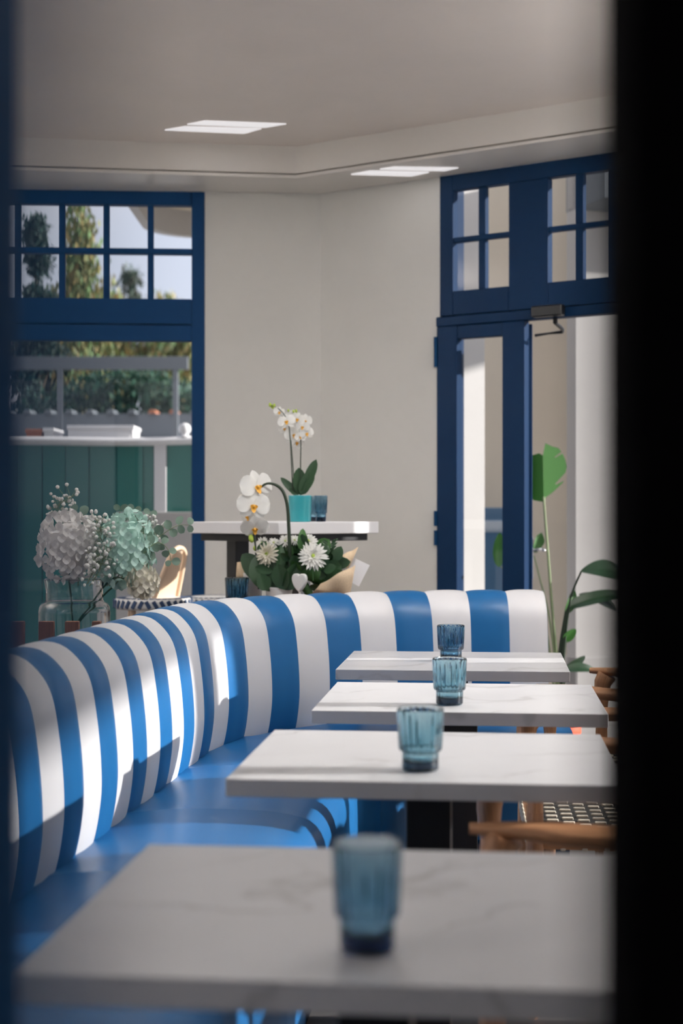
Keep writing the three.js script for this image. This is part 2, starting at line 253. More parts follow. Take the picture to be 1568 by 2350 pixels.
{
  const w = structure('door_1', CORNER, RIGHT), P = mat.navyShaded, z = -0.022, t = 0.05;
  part(w, 'lining', [bar(0.6728, 0.694, 0.005, 2.786, -0.12, 0.15), bar(0.694, 2.79, 2.764, 2.786, -0.12, 0.15)], P);
  part(w, 'frame', [bar(0.6726, 0.7423, 2.13, 2.786, z, t), bar(0.7423, 2.8, 2.708, 2.786, z, t), bar(1.0307, 1.2258, 2.13, 2.708, z, t), bar(1.5175, 1.62, 2.13, 2.708, z, t), bar(1.91, 2.8, 2.13, 2.708, z, t)], P);
  part(w, 'transom_rail', [bar(0.7423, 1.0307, 2.13, 2.242, z, t), bar(1.2258, 1.5175, 2.13, 2.242, z, t), bar(1.62, 1.91, 2.13, 2.242, z, t)], P);
  part(w, 'door_head', [bar(0.6585, 2.8, 2.082, 2.126, z + 0.004, t + 0.012), bar(0.765, 1.0, 2.02, 2.082, z, t)], P);
  part(w, 'stile', bar(0.6585, 0.7652, 0.005, 2.082, z + 0.004, t), P);
  part(w, 'stile', bar(1.0, 1.1117, 0.005, 2.082, z + 0.004, t), P);
  part(w, 'stile', bar(1.99, 2.115, 0.005, 2.082, z, t), P);
  part(w, 'stile', bar(2.275, 2.8, 0.005, 2.082, z, t), P);
  part(w, 'pane', sheet(2.11, 2.28, 0.24, 2.085, z), mat.pane);
  part(w, 'kick_panel', bar(2.115, 2.275, 0.005, 0.25, z, 0.06), P);
  part(w, 'kick_panel', bar(0.7652, 1.0, 0.005, 0.25, z, 0.06), P);
  for (const [a, b] of [[0.7423, 1.0307], [1.2258, 1.5175], [1.62, 1.91]]) part(w, 'glazing_bar', bar(a, b, 2.467, 2.491, z, 0.036), P);
  for (const [a, b] of [[0.8722, 0.9084], [1.3569, 1.3942], [1.746, 1.784]]) for (const [h0, h1] of [[2.242, 2.467], [2.491, 2.708]]) part(w, 'glazing_bar', bar(a, b, h0, h1, z, 0.036), P);
  for (const [a, b] of [[0.738, 0.876], [0.904, 1.035], [1.222, 1.361], [1.39, 1.522], [1.615, 1.75], [1.78, 1.915]]) for (const [h0, h1] of [[2.238, 2.471], [2.487, 2.712]]) part(w, 'pane', sheet(a, b, h0, h1, z), mat.pane);
  part(w, 'pane', sheet(0.76, 1.005, 0.245, 2.025, z), mat.pane);
  for (const h of [2.0, 1.93, 1.19, 1.1]) part(w, 'hinge', taperRod(0.655, h, 0.012), mat.navyDark);
  function taperRod(u, h, zz) { const g = new THREE.CylinderGeometry(0.008, 0.008, 0.07, 10); g.translate(u, h, zz); return g; }
}
{ // the open door leaf, seen edge on
  const h = V(0.8424, 0, 6.7957), w = structure('door_2', h, Math.atan2(0.992, 0.124)), P = mat.navyShaded;
  part(w, 'leaf_frame', [bx(0.09, 2.06, 0.042, 0.045, 1.04, 0, 0.004), bx(0.09, 2.06, 0.042, 0.415, 1.04, 0, 0.004), bx(0.29, 0.1, 0.042, 0.23, 2.02, 0, 0.004), bx(0.29, 0.24, 0.042, 0.23, 0.13, 0, 0.004)], P);
  part(w, 'pane', sheet(0.085, 0.375, 0.25, 1.97, 0), mat.pane);
  const hd = part(w, 'handle', [rod(new THREE.Vector3(0.41, 1.04, 0.02), new THREE.Vector3(0.41, 1.04, 0.075), 0.009), taper([new THREE.Vector3(0.41, 1.04, 0.072), new THREE.Vector3(0.36, 1.04, 0.075), new THREE.Vector3(0.29, 1.04, 0.075)], [0.009, 0.008], 8, 10), bx(0.03, 0.2, 0.006, 0.41, 1.0, 0.023, 0.003)], mat.chrome);
}
{ // door closer under the head: body and two-piece arm
  const d = 6.68, c = thing('door_closer', 'dark door closer with a folded arm fixed to the head of the open door', 'door closer', at(1266, 716, d), RIGHT);
  part(c, 'body', bx(0.15, 0.05, 0.045, 0, 0.0, 0.035, 0.008), mat.steel);
  const l = (px, py, dd) => c.worldToLocal(at(px, py, dd)); c.updateMatrixWorld(true);
  part(c, 'arm', [rod(l(1275, 722, d), l(1275, 742, d), 0.011), taper([l(1274, 740, d), l(1292, 757, d + 0.08), l(1291, 762, d + 0.1)], [0.008, 0.009, 0.008], 8, 10), taper([l(1291, 762, d + 0.1), l(1262, 765, d + 0.1), l(1228, 770, d + 0.12)], [0.008, 0.005, 0.007], 8, 10)], mat.steel);
}
for (const [wall, list, zz] of [['right', SIDE, 0.05], ['left', LEFTW, -0.05], ['rear', REARW, 0.05]]) list.forEach(([a, b, c, d], i) => {   // windows of the side walls, out of the picture
  const w = structure('window_' + ({ right: 2, left: 4, rear: 7 }[wall] + i), wall === 'rear' ? V(0, 0, -2.5) : V(wall === 'right' ? 2.4 : -3.4, 0, 0), wall === 'rear' ? 0 : Math.PI / 2), e = 0.035;
  part(w, 'frame', [bar(a, a + e, c, d, zz, 0.07), bar(b - e, b, c, d, zz, 0.07), bar(a, b, c, c + e, zz, 0.07), bar(a, b, d - e, d, zz, 0.07)], mat.navy);
  part(w, 'pane', sheet(a + 0.02, b - 0.02, c + 0.02, d - 0.02, zz), mat.pane);
});
{ // baseboards
  const m = placed(wallMesh('baseboard_back', [bx(0.55, 0.09, 0.015, 0.28, 0.045, -0.008, 0.003), bx(1.3, 0.09, 0.015, 2.65, 0.045, -0.008, 0.003)], mat.whitePaint), CORNER, BACK);
  placed(wallMesh('baseboard_right', [bx(0.66, 0.09, 0.015, 0.33, 0.045, 0.008, 0.003), bx(0.19, 0.09, 0.015, 2.9, 0.045, 0.008, 0.003)], mat.whitePaint), CORNER, RIGHT);
}
// the two deep door jambs that the camera looks between: navy close by on the left, black on the right; their end faces run along the line of sight
{
  const h = H_CEIL, p = structure('door_3', V(-0.0190, 0, 0.1), 0.2065);
  part(p, 'jamb', bx(0.3, h, 0.408, -0.15, h / 2, -0.204, 0.002), mat.navyDark);
  part(p, 'door_stop', bx(0.05, h, 0.04, -0.325, h / 2, -0.2, 0.003), mat.navyDark);
  const q = structure('door_4', V(0, 0, 0), -0.1694);
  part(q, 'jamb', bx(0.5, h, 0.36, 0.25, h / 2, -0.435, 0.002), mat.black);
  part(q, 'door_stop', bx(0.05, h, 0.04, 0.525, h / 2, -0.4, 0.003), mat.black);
}
// ------------------------------------------------------------------ glowing ceiling patches and added lights
function reflectedPatch(label, quads, h) {                        // skewed patches of reflected light, built as glowing shapes with added lights
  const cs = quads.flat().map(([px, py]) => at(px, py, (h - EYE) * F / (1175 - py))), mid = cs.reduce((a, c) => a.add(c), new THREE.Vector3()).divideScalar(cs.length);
  const o = thing('reflection_patch', label, 'reflected light', mid, 0, null); delete o.userData.group;
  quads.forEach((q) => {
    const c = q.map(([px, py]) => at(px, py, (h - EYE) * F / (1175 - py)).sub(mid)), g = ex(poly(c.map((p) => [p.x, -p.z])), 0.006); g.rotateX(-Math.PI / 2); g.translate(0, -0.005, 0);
    part(o, 'glow_face', g, glowMat);
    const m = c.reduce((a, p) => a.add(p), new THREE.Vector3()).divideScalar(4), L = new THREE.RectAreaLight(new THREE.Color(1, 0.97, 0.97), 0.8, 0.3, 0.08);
    L.position.copy(mid).add(m); L.position.y = h - 0.012; L.rotation.x = -Math.PI / 2; L.name = 'reflected light'; scene.add(L);
  });
}
const glowMat = S({ name: 'added diffuser', color: lin(0.5, 0.5, 0.5), emissive: lin(1, 0.965, 0.98), emissiveIntensity: 0.55, roughness: 0.6 });  // glow of the reflection patches and of the added fill lights
reflectedPatch('twin patches of reflected light built as glowing shapes on the high ceiling above the window wall', [[[430, 284], [470, 276], [657, 283], [610, 291]], [[378, 297], [425, 289], [600, 294], [560, 305]]], H_CEIL);
reflectedPatch('twin patches of reflected light built as glowing shapes under the lower soffit beside the door', [[[872, 387], [905, 382], [1052, 384], [1020, 391]], [[806, 399], [850, 391], [985, 394], [945, 403]]], H_SOFFIT);
function fillPanel(x, d, w, l, label) {                           // fill panels added out of frame to brighten the room
  const o = thing('added_panel_light', label, 'reflected light', V(x, H_CEIL, d));
  part(o, 'frame', [bx(w + 0.04, 0.02, 0.02, 0, -0.01, l / 2 + 0.01), bx(w + 0.04, 0.02, 0.02, 0, -0.01, -l / 2 - 0.01), bx(0.02, 0.02, l, w / 2 + 0.01, -0.01, 0), bx(0.02, 0.02, l, -w / 2 - 0.01, -0.01, 0)], mat.whitePaint);
  part(o, 'glow_face', bx(w, 0.008, l, 0, -0.006, 0), glowMat);
  const L = new THREE.RectAreaLight(new THREE.Color(1, 0.99, 0.99), PANEL_POWER, w, l); L.position.set(x, H_CEIL - 0.02, -d); L.rotation.x = -Math.PI / 2; L.name = 'added fill light'; scene.add(L);
}
fillPanel(-0.2, 4.62, 0.6, 0.6, 'added square fill light panel over the bend of the striped bench'); fillPanel(1.3, 4.5, 0.6, 0.6, 'added square fill light panel over the aisle beside the far table');
function fillUplight(x, d, turn, label) {                     // uplights added on the side walls, out of frame, to brighten the ceiling
  const o = thing('added_uplight', label, 'added light', V(x, 2.3, d), turn);
  part(o, 'bowl', [bx(0.4, 0.012, 0.13, 0, -0.03, 0.07, 0.004), bx(0.4, 0.06, 0.01, 0, 0, 0.135, 0.003), bx(0.4, 0.06, 0.01, 0, 0, 0.006, 0.003), bx(0.01, 0.06, 0.13, 0.195, 0, 0.07, 0.003), bx(0.01, 0.06, 0.13, -0.195, 0, 0.07, 0.003)], mat.whitePaint);
  part(o, 'glow_face', bx(0.37, 0.01, 0.11, 0, -0.012, 0.07), glowMat); o.updateMatrixWorld(true);
  const L = new THREE.RectAreaLight(new THREE.Color(1, 0.985, 0.965), UPLIGHT_POWER, 0.36, 0.1), p = o.localToWorld(new THREE.Vector3(0, 0.0, 0.07)); L.position.copy(p); L.rotation.set(Math.PI / 2, 0, -turn); L.name = 'added uplight'; scene.add(L);
}
fillUplight(-3.4, 5.75, Math.PI / 2, 'added open-topped white fill light on the left wall, farthest from the viewer'); fillUplight(-3.4, 0.3, Math.PI / 2, 'added open-topped white fill light on the left wall, nearest the viewer'); fillUplight(2.4, 4.5, -Math.PI / 2, 'added open-topped white fill light on the right wall above the big window');

// ------------------------------------------------------------------ striped banquette
// Plan of the backrest: straight leg along the left, a quarter bend, straight leg across.
const PATH = (() => {
  const a = 6.53 * Math.PI / 180, d1 = [Math.sin(a), Math.cos(a)], b = 2.86 * Math.PI / 180, d2 = [Math.cos(b), Math.sin(b)], K = [-0.305, 5.435], R = 1.0;
  const turn = Math.acos(d1[0] * d2[0] + d1[1] * d2[1]), T = R * Math.tan(turn / 2), p1 = [K[0] - d1[0] * T, K[1] - d1[1] * T], p2 = [K[0] + d2[0] * T, K[1] + d2[1] * T];
  const start = 1.15, L1 = (p1[1] - start) / d1[1], p0 = [p1[0] - d1[0] * L1, start], LA = R * turn, L2 = (0.757 - p2[0]) / d2[0], n1 = [d1[1], -d1[0]], C = [p1[0] + n1[0] * R, p1[1] + n1[1] * R];
  const f = (s) => {
    if (s <= L1) return [p0[0] + d1[0] * s, p0[1] + d1[1] * s, d1[0], d1[1]];
    if (s <= L1 + LA) { const t = (s - L1) / R, c = Math.cos(t), q = Math.sin(t), tx = d1[0] * c + n1[0] * q, td = d1[1] * c + n1[1] * q; return [C[0] - td * R, C[1] + tx * R, tx, td]; }
    const e = s - L1 - LA; return [p2[0] + d2[0] * e, p2[1] + d2[1] * e, d2[0], d2[1]];
  };
  f.length_ = L1 + LA + L2; return f;
})();
const onPath = (s, n, h) => { const [x, d, tx, td] = PATH(s); return [x + td * n, h, -(d - tx * n)]; };
function sweep(prof, s0, s1, ns, pillow = () => 0, ends = 0) {  // prof: [n, h, nx, nh] with the outward direction in the last two
  const m = prof.length - 1;
  const g = grid(ns, m, (u, v) => { const k = Math.round(v * m), q = prof[k], b = pillow(u, k / m); return onPath(s0 + (s1 - s0) * u, q[0] + q[2] * b, q[1] + q[3] * b); });
  const uv = g.attributes.uv; for (let i = 0; i < uv.count; i++) uv.setXY(i, uv.getX(i) * (s1 - s0), uv.getY(i) * 0.9);
  const list = [g];
  for (const e of ends ? (ends === 3 ? [0, 1] : [ends - 1]) : []) {
    const s = poly(prof.map(([n, h]) => [n, h])), c = new THREE.ShapeGeometry(s), p = c.attributes.position, at0 = e ? s1 : s0;
    for (let i = 0; i < p.count; i++) { const w = onPath(at0, p.getX(i), p.getY(i)); p.setXYZ(i, ...w); } c.computeVertexNormals(); list.push(c);
  }
  return list.length > 1 ? merge(list) : g;
}
function smoothProfile(pts, n) {                              // Catmull-Rom through (n, h), with outward directions
  const c = new THREE.CatmullRomCurve3(pts.map(([a, b]) => new THREE.Vector3(a, b, 0)), false, 'centripetal'), out = [];
  for (let i = 0; i <= n; i++) { const p = c.getPointAt(i / n), t = c.getTangentAt(i / n); out.push([p.x, p.y, t.y, -t.x]); } return out;
}
{
  const b = thing('banquette', 'long curved banquette with blue and white striped backrest and blue seat', 'banquette', new THREE.Vector3(0, 0, 0));
  const back = smoothProfile([[-0.05, 0.40], [-0.018, 0.48], [-0.003, 0.56], [0, 0.62], [-0.010, 0.75], [-0.030, 0.85], [-0.058, 0.893], [-0.095, 0.921], [-0.14, 0.926], [-0.182, 0.908], [-0.2, 0.86]], 44);
  const L = PATH.length_, N = Math.round(L / 0.1405), W = L / N;
  for (let i = 0; i < N; i++) {                               // i counts from the right-hand end: white, blue, white ...
    const s1 = L - i * W, s0 = s1 - W;
    part(b, 'backrest_panel', sweep(back, s0, s1, 8, (u, v) => 0.007 * (1 - Math.pow(Math.abs(2 * u - 1), 3.2)) - 0.003, i === 0 ? 2 : 0), i % 2 ? mat.blue : mat.white, i % 2 ? 'blue backrest stripe' : 'white backrest stripe');
  }
  part(b, 'back_shell', sweep([[-0.2, 0.87, 0, 0], [-0.205, 0.6, 0, 0], [-0.205, 0.0, 0, 0], [-0.06, 0, 0, 0], [-0.06, 0.87, 0, 0]], 0, L - 0.002, 60, undefined, 3), mat.navyDark);
  const D = 0.47, seat = smoothProfile([[D - 0.004, 0.13], [D, 0.22], [D, 0.36], [D - 0.006, 0.425], [D - 0.035, 0.468], [D - 0.09, 0.486], [0.28, 0.494], [0.1, 0.492], [-0.03, 0.478]], 44).map(([n, h, a, c]) => [n, h, -a, -c]);
  const SN = Math.round(L / 0.66);
  for (let i = 0; i < SN; i++) part(b, 'seat_cushion', sweep(seat, L * i / SN, L * (i + 1) / SN, 16, (u) => 0.006 * (1 - Math.pow(Math.abs(2 * u - 1), 7)) - 0.004, i === 0 ? 1 : i === SN - 1 ? 2 : 0), mat.blue);
  part(b, 'base', sweep([[0.43, 0.14, 0, 0], [0.43, 0, 0, 0], [0, 0, 0, 0], [0, 0.14, 0, 0]], 0, L - 0.01, 60, undefined, 3), mat.navyDark);
}

// ------------------------------------------------------------------ marble tables and their tumblers
const YAW = -0.1;                                             // the row of tables stands a little askew
const TABLES = [[-0.333, 1.532, 'nearest marble table, in the shade, cut off by the lower edge of the view'], [-0.205, 2.65, 'second nearest marble table, its whole top in bright sun beside the curved seat'], [-0.072, 3.564, 'sunlit marble table between the sunny second one and the shaded far one'], [-0.018, 4.495, 'farthest marble table, a narrow strip of sun across its grey top']];
const TW = 0.695, TD = 0.6, TH = 0.032;
const tableTop = new THREE.BufferGeometry().copy(bx(TW, TH, TD, 0, 0.75 - TH / 2, 0, 0.0025));
TABLES.forEach(([x, d, label], i) => {
  const c = Math.cos(YAW), s = Math.sin(YAW), lx = TW / 2, lz = -TD / 2;         // front-left corner at (x, d)
  const o = thing('table', label, 'table', V(x + lx * c + lz * s, 0, d - (-lx * s + lz * c)), YAW, null); delete o.userData.group;
  const top = tableTop.clone(), uv = top.attributes.uv; for (let k = 0; k < uv.count; k++) uv.setXY(k, uv.getX(k) + i * 0.43 + 0.1, uv.getY(k) + i * 0.29);
  part(o, 'tabletop', top, mat.marble);
  part(o, 'column', bx(0.085, 0.69, 0.085, 0, 0.36, 0, 0.002), mat.steel);
  part(o, 'mounting_plate', bx(0.3, 0.008, 0.3, 0, 0.713, 0, 0.002), mat.steel);
  part(o, 'base_plate', bx(0.27, 0.012, 0.27, 0, 0.007, 0, 0.004), mat.steel);
});
function closedOut(g) { // outward faces, whichever way they were wound
  const p = g.attributes.position, ix = g.index.array; let v = 0; const a = new THREE.Vector3(), b = new THREE.Vector3(), c = new THREE.Vector3();
  for (let i = 0; i < ix.length; i += 3) { a.fromBufferAttribute(p, ix[i]); b.fromBufferAttribute(p, ix[i + 1]); c.fromBufferAttribute(p, ix[i + 2]); v += a.dot(b.cross(c)); }
  if (v < 0) for (let i = 0; i < ix.length; i += 3) { const t = ix[i]; ix[i] = ix[i + 1]; ix[i + 1] = t; }
  g.computeVertexNormals(); return g;
}
function revolve(prof, segs, wob = () => 0) {                 // closed profile from axis to axis, radius altered by wob(angle, k)
  const pos = [], idx = [], n = prof.length;
  for (let k = 0; k < n; k++) for (let j = 0; j < segs; j++) { const a = j / segs * 2 * Math.PI, r = prof[k][0] * (1 + wob(a, prof[k], k)); pos.push(r * Math.cos(a), prof[k][1], r * Math.sin(a)); }
  for (let k = 0; k < n - 1; k++) for (let j = 0; j < segs; j++) { const a = k * segs + j, b = k * segs + (j + 1) % segs, c = a + segs, e = b + segs; idx.push(a, b, c, b, e, c); }
  const g = new THREE.BufferGeometry(); g.setAttribute('position', new THREE.Float32BufferAttribute(pos, 3)); g.setIndex(idx); return closedOut(mergeVertices(g, 1e-6));
}
const tumblerGeo = (() => {
  const prof = [[0, 0.0], [0.024, 0.0], [0.030, 0.0012], [0.0332, 0.0045], [0.0336, 0.030], [0.0338, 0.0345], [0.0362, 0.0358], [0.0385, 0.0385], [0.0392, 0.042], [0.0402, 0.060], [0.0412, 0.085], [0.0422, 0.110], [0.0420, 0.1125], [0.0410, 0.1135], [0.0398, 0.1125],
    [0.0392, 0.107, 1], [0.0384, 0.098, 1], [0.0374, 0.088, 1], [0.0364, 0.078, 1], [0.0354, 0.068, 1], [0.0344, 0.058, 1], [0.0333, 0.049, 1], [0.0300, 0.041, 1], [0.0286, 0.034, 1], [0.0280, 0.022, 1], [0.025, 0.0165], [0.012, 0.0145], [0, 0.0142]];
  const R = rng(5), N = 20, ph = Array.from({ length: N }, () => [R(), R(), R()]);
  return revolve(prof, 200, (a, q) => {
    const w = a / (2 * Math.PI) * N, i = Math.floor(w) % N, f = w - Math.floor(w), lobe = Math.sin(Math.PI * f);
    if (q[2]) { const top = 0.066 + 0.04 * ph[i][0], bot = 0.044 + 0.016 * ph[i][1], k = THREE.MathUtils.smoothstep(q[1], bot - 0.014, bot + 0.012) * (1 - THREE.MathUtils.smoothstep(q[1], top - 0.02, top + 0.012)); return -0.11 * Math.pow(lobe, 1.4) * k * (0.6 + 0.5 * ph[i][2]) - 0.02 * lobe; }
    return q[1] > 0.036 && q[1] < 0.111 ? 0.018 * lobe : 0;
  });
})();
function tumbler(x, h, d, label, m, sx = 1, sy = 1, turn = 0, group) { const o = solo('tumbler', tumblerGeo, m, label, 'glass', V(x, h, d), turn, group); o.scale.set(sx, sy, sx); return o; }
tumbler(0.0276, 0.75, 1.613, 'blurred blue ribbed glass on the nearest shaded marble table', mat.tumblerMid, 0.89, 1.02, 0.3);
tumbler(0.1434, 0.75, 2.734, 'teal ribbed glass on the second nearest sunlit marble table', mat.tumbler, 1, 1, 1.1);
tumbler(0.2637, 0.75, 3.669, 'pale blue ribbed glass on the sunlit table, its base overlapped by a nearer glass', mat.tumbler, 0.99, 1, 2.2);
tumbler(0.345, 0.75, 4.74, 'dark teal ribbed glass on the farthest table, only its upper part showing', mat.tumblerDeep, 1.03, 1, 0.7);

// ------------------------------------------------------------------ wooden armchairs with woven cord seats
const v3 = (x, y, z) => new THREE.Vector3(x, y, z);
function makeChair(label, pos, turn) {
  const o = thing('armchair', label, 'chair', pos, turn), Y = v3(0, 1, 0);
  for (const s of [-1, 1]) {
    part(o, 'leg', taper([v3(s * 0.262, 0, -0.255), v3(s * 0.268, 0.35, -0.25), v3(s * 0.272, 0.58, -0.248), v3(s * 0.274, 0.625, -0.248), v3(s * 0.276, 0.66, -0.23)], [0.013, 0.019, 0.022, 0.022, 0.019, 0.034], 14, 20), mat.wood);
    part(o, 'leg', taper([v3(s * 0.25, 0, 0.29), v3(s * 0.245, 0.4, 0.25), v3(s * 0.232, 0.7, 0.262)], [0.012, 0.02, 0.016], 14, 16), mat.wood);
    part(o, 'arm', taper([v3(s * 0.276, 0.672, -0.292), v3(s * 0.279, 0.67, -0.2), v3(s * 0.287, 0.662, -0.02), v3(s * 0.276, 0.668, 0.15), v3(s * 0.21, 0.69, 0.262)], [[0.01, 0.01], [0.036, 0.019], [0.034, 0.019], [0.028, 0.021], [0.02, 0.028]], 16, 30, Y), mat.wood);
    part(o, 'seat_rail', rod(v3(s * 0.262, 0.425, -0.25), v3(s * 0.246, 0.415, 0.25), 0.016, 12), mat.wood);
  }
  part(o, 'back_rail', taper([v3(-0.212, 0.69, 0.262), v3(-0.12, 0.71, 0.3), v3(0, 0.722, 0.314), v3(0.12, 0.71, 0.3), v3(0.212, 0.69, 0.262)], [[0.018, 0.026], [0.014, 0.045], [0.013, 0.05], [0.014, 0.045], [0.018, 0.026]], 16, 30, Y), mat.woodDark);
  part(o, 'seat_rail', rod(v3(-0.262, 0.425, -0.25), v3(0.262, 0.425, -0.25), 0.016, 12), mat.wood);
  part(o, 'seat_rail', rod(v3(-0.246, 0.415, 0.25), v3(0.246, 0.415, 0.25), 0.016, 12), mat.wood);
  part(o, 'seat', bx(0.5, 0.03, 0.5, 0, 0.424, 0, 0.012), mat.cordB, 'black woven base of the seat');
  const cords = [], cg = bx(0.013, 0.007, 0.03, 0, 0, 0, 0.003), fg = bx(0.013, 0.034, 0.007, 0, 0, 0, 0.003);
  for (let i = 0; i < 19; i++) for (let j = 0; j < 13; j++) if ((i + j) % 2) cords.push(cg.clone().translate(-0.234 + i * 0.026, 0.441, -0.235 + j * 0.039));
  for (let i = 0; i < 19; i++) for (const s of [-1, 1]) cords.push(fg.clone().translate(-0.234 + i * 0.026, 0.424 + (i % 2) * 0.006, s * 0.266), fg.clone().rotateY(Math.PI / 2).translate(s * 0.268, 0.424 + (i % 2) * 0.006, -0.234 + i * 0.026));
  part(o, 'seat_weave', cords, mat.cordW, 'pale cord woven over the black seat', 'stuff');
  const bc = []; for (let i = 0; i < 15; i++) bc.push(rod(v3(-0.19 + i * 0.027, 0.7, 0.285 + 0.02 * (1 - Math.pow((i - 7) / 7, 2))), v3(-0.19 + i * 0.027, 0.44, 0.252), 0.004, 6));
  part(o, 'back_cord', bc, mat.cordW, 'upright cords of the back', 'stuff');
  return o;
}
const CH = 85.3 * Math.PI / 180;
const chair0 = makeChair('oak armchair pushed up to the sunny second nearest table, its pointed arm end in front', V(0.535, 0, 2.855), CH);
copyOf(chair0, 'oak armchair with a black and white woven seat, at the middle sunlit table', null, V(0.735, 0, 3.86), CH);
copyOf(chair0, 'farthest armchair, turned aside at the right beyond the end of the far table', null, V(0.9955, 0, 4.823), 63 * Math.PI / 180);

// ------------------------------------------------------------------ leaf and flower helpers
const CAM = v3(0, EYE, 0);
function orient(g, base, tip, face = null, roll = 0) {         // +y of the geometry towards the tip, +z towards `face`
  const y = tip.clone().sub(base).normalize(), f = face ? face.clone() : v3(0.06, 0.03, 1).normalize();
  const z = f.sub(y.clone().multiplyScalar(f.dot(y))).normalize(), x = new THREE.Vector3().crossVectors(y, z);
  const m = new THREE.Matrix4().makeBasis(x, y, z); if (roll) m.multiply(new THREE.Matrix4().makeRotationY(roll)); m.setPosition(base); return g.applyMatrix4(m);
}
function leafTo(base, tip, W, o = {}, face = null, roll = 0) { return orient(leaf(base.distanceTo(tip), W, o), base, tip, face, roll); }
function localize(g, pos) { return g.translate(-pos.x, -pos.y, -pos.z); }
// moth orchid bloom facing +z, about 1 m across before scaling
const orchidPetals = (() => {
  const L = [];
  for (const [a, len, w, z, b] of [[0, 0.48, 0.32, -0.02, 0.25], [2.25, 0.46, 0.3, -0.02, 0.3], [-2.25, 0.46, 0.3, -0.02, 0.3]]) { const g = leaf(len, w, { bend: b, fold: 0.12, p: 0.5, blunt: 0.7 }); g.rotateZ(a); g.translate(0, 0, z); L.push(g); }
  for (const s of [-1, 1]) { const g = leaf(0.52, 0.56, { bend: 0.25, fold: 0.05, ruffle: 0.04, p: 0.55, blunt: 0.45, nu: 12, nv: 8 }); g.rotateZ(-s * 1.32); g.translate(0, 0.01, 0.02); L.push(g); }
  return merge(L);
})();
const orchidLip = (() => {
  const L = [leaf(0.2, 0.14, { bend: -0.9, fold: 0.3, p: 0.4 }).rotateZ(Math.PI).translate(0, -0.02, 0.03)];
  for (const s of [-1, 1]) L.push(leaf(0.13, 0.11, { bend: -0.7, fold: 0.2 }).rotateZ(s * 1.2).translate(0, -0.03, 0.04));
  const c = new THREE.SphereGeometry(0.045, 10, 8); c.scale(1, 1.2, 1.4); c.translate(0, 0.0, 0.06); L.push(c); return merge(L);
})();
function orchidFlower(parent, p, size, yaw, pitch, roll) {
  const f = part(parent, 'flower', orchidPetals, mat.petal); f.position.copy(p); f.rotation.set(pitch, yaw, roll, 'YXZ'); f.scale.setScalar(size); part(f, 'lip', orchidLip, mat.orange, 'orange and yellow lip'); return f;
}
function bud(p, r, q = 0) { const g = new THREE.SphereGeometry(r, 10, 8); g.scale(0.8, 1.25, 0.8); g.rotateZ(q); return g.translate(p.x, p.y, p.z); }

// ------------------------------------------------------------------ high table by the corner, orchid in a teal pot, stacked glasses
{
  const Cx = -0.2376, Cd = 6.2435, o = thing('high_table', 'tall white-topped table on black posts near the corner of the two walls', 'table', V(Cx, 0, Cd), Math.PI / 4);
  part(o, 'tabletop', bx(0.567, 0.048, 0.546, 0, 1.18 - 0.024, 0, 0.004), mat.whitePaint);
  part(o, 'under_frame', bx(0.5, 0.03, 0.48, 0, 1.117, 0, 0.003), mat.steel);
  o.updateMatrixWorld(true);
  for (const [px, d] of [[546, 6.33], [688, 6.42]]) { const p = o.worldToLocal(at(px, 1300, d)); part(o, 'post', bx(0.075, 1.09, 0.06, p.x, 0.557, p.z, 0.003), mat.steel); part(o, 'foot', bx(0.2, 0.012, 0.2, p.x, 0.006, p.z, 0.004), mat.steel); }
}
{
  const d = 6.03, base = V(-0.166, 1.18, d), P = (px, py, dd = 0) => at(px, py, d + dd).sub(base);
  const o = thing('potted_orchid', 'white orchid with upright sprays in a teal pot on the high table', 'orchid', base);
  part(o, 'pot', lathe([[0, 0], [0.041, 0], [0.0435, 0.003], [0.0465, 0.1], [0.0465, 0.107], [0.0435, 0.107], [0.042, 0.09], [0, 0.09]], 40), mat.teal);
  part(o, 'soil', lathe([[0, 0.094], [0.03, 0.093], [0.0425, 0.0905]], 20), mat.soil);
  for (const [b, t, w, op, r] of [[[689, 1137], [728, 1054], 0.042, { fold: 0.15, bend: 0.15, p: 0.6 }, 0.2], [[690, 1134], [724, 1092], 0.03, { fold: 0.2, bend: 0.2 }, 0.3], [[690, 1137], [686, 1073], 0.056, { fold: 0.15, p: 0.5 }, 0], [[686, 1136], [641, 1094], 0.032, { fold: 0.2, bend: 0.5, p: 0.4 }, -0.1], [[682, 1135], [664, 1121], 0.022, {}, 0], [[692, 1136], [708, 1084], 0.05, { fold: 0.15 }, 0.3]])
    part(o, 'leaf', leafTo(P(...b), P(...t), w, op, null, r), mat.leafDark);
  const st = (l, r = 0.0025) => part(o, 'stem', taper(l.map((q) => P(...q)), [r, r * 0.9, r * 0.6], 8, 24), mat.stem);
  st([[672, 1125], [669, 1060], [666, 1005], [660, 965], [640, 938], [622, 930]]); st([[676, 1128], [672, 1060], [668, 1010]], 0.002); st([[690, 1128], [690, 1060], [690, 1010], [684, 975], [672, 948]]);
  const R = rng(31);
  for (const [px, py, s] of [[641, 946, 0.05], [658, 968, 0.074], [653, 984, 0.05], [683, 962, 0.06], [700, 966, 0.062], [675, 998, 0.082], [682, 1016, 0.062], [695, 980, 0.06], [704, 995, 0.06], [668, 955, 0.05], [690, 1003, 0.05]])
    orchidFlower(o, P(px, py, -0.03 + R() * 0.05), s, (R() - 0.5) * 1.0, (R() - 0.5) * 0.5, (R() - 0.5) * 0.5);
  part(o, 'bud', [bud(P(620, 929), 0.007), bud(P(625, 933, 0.01), 0.008, 0.4), bud(P(630, 930, -0.01), 0.006), bud(P(662, 942), 0.005), bud(P(674, 944), 0.006, 0.3), bud(P(680, 943), 0.006)], mat.lime);
}
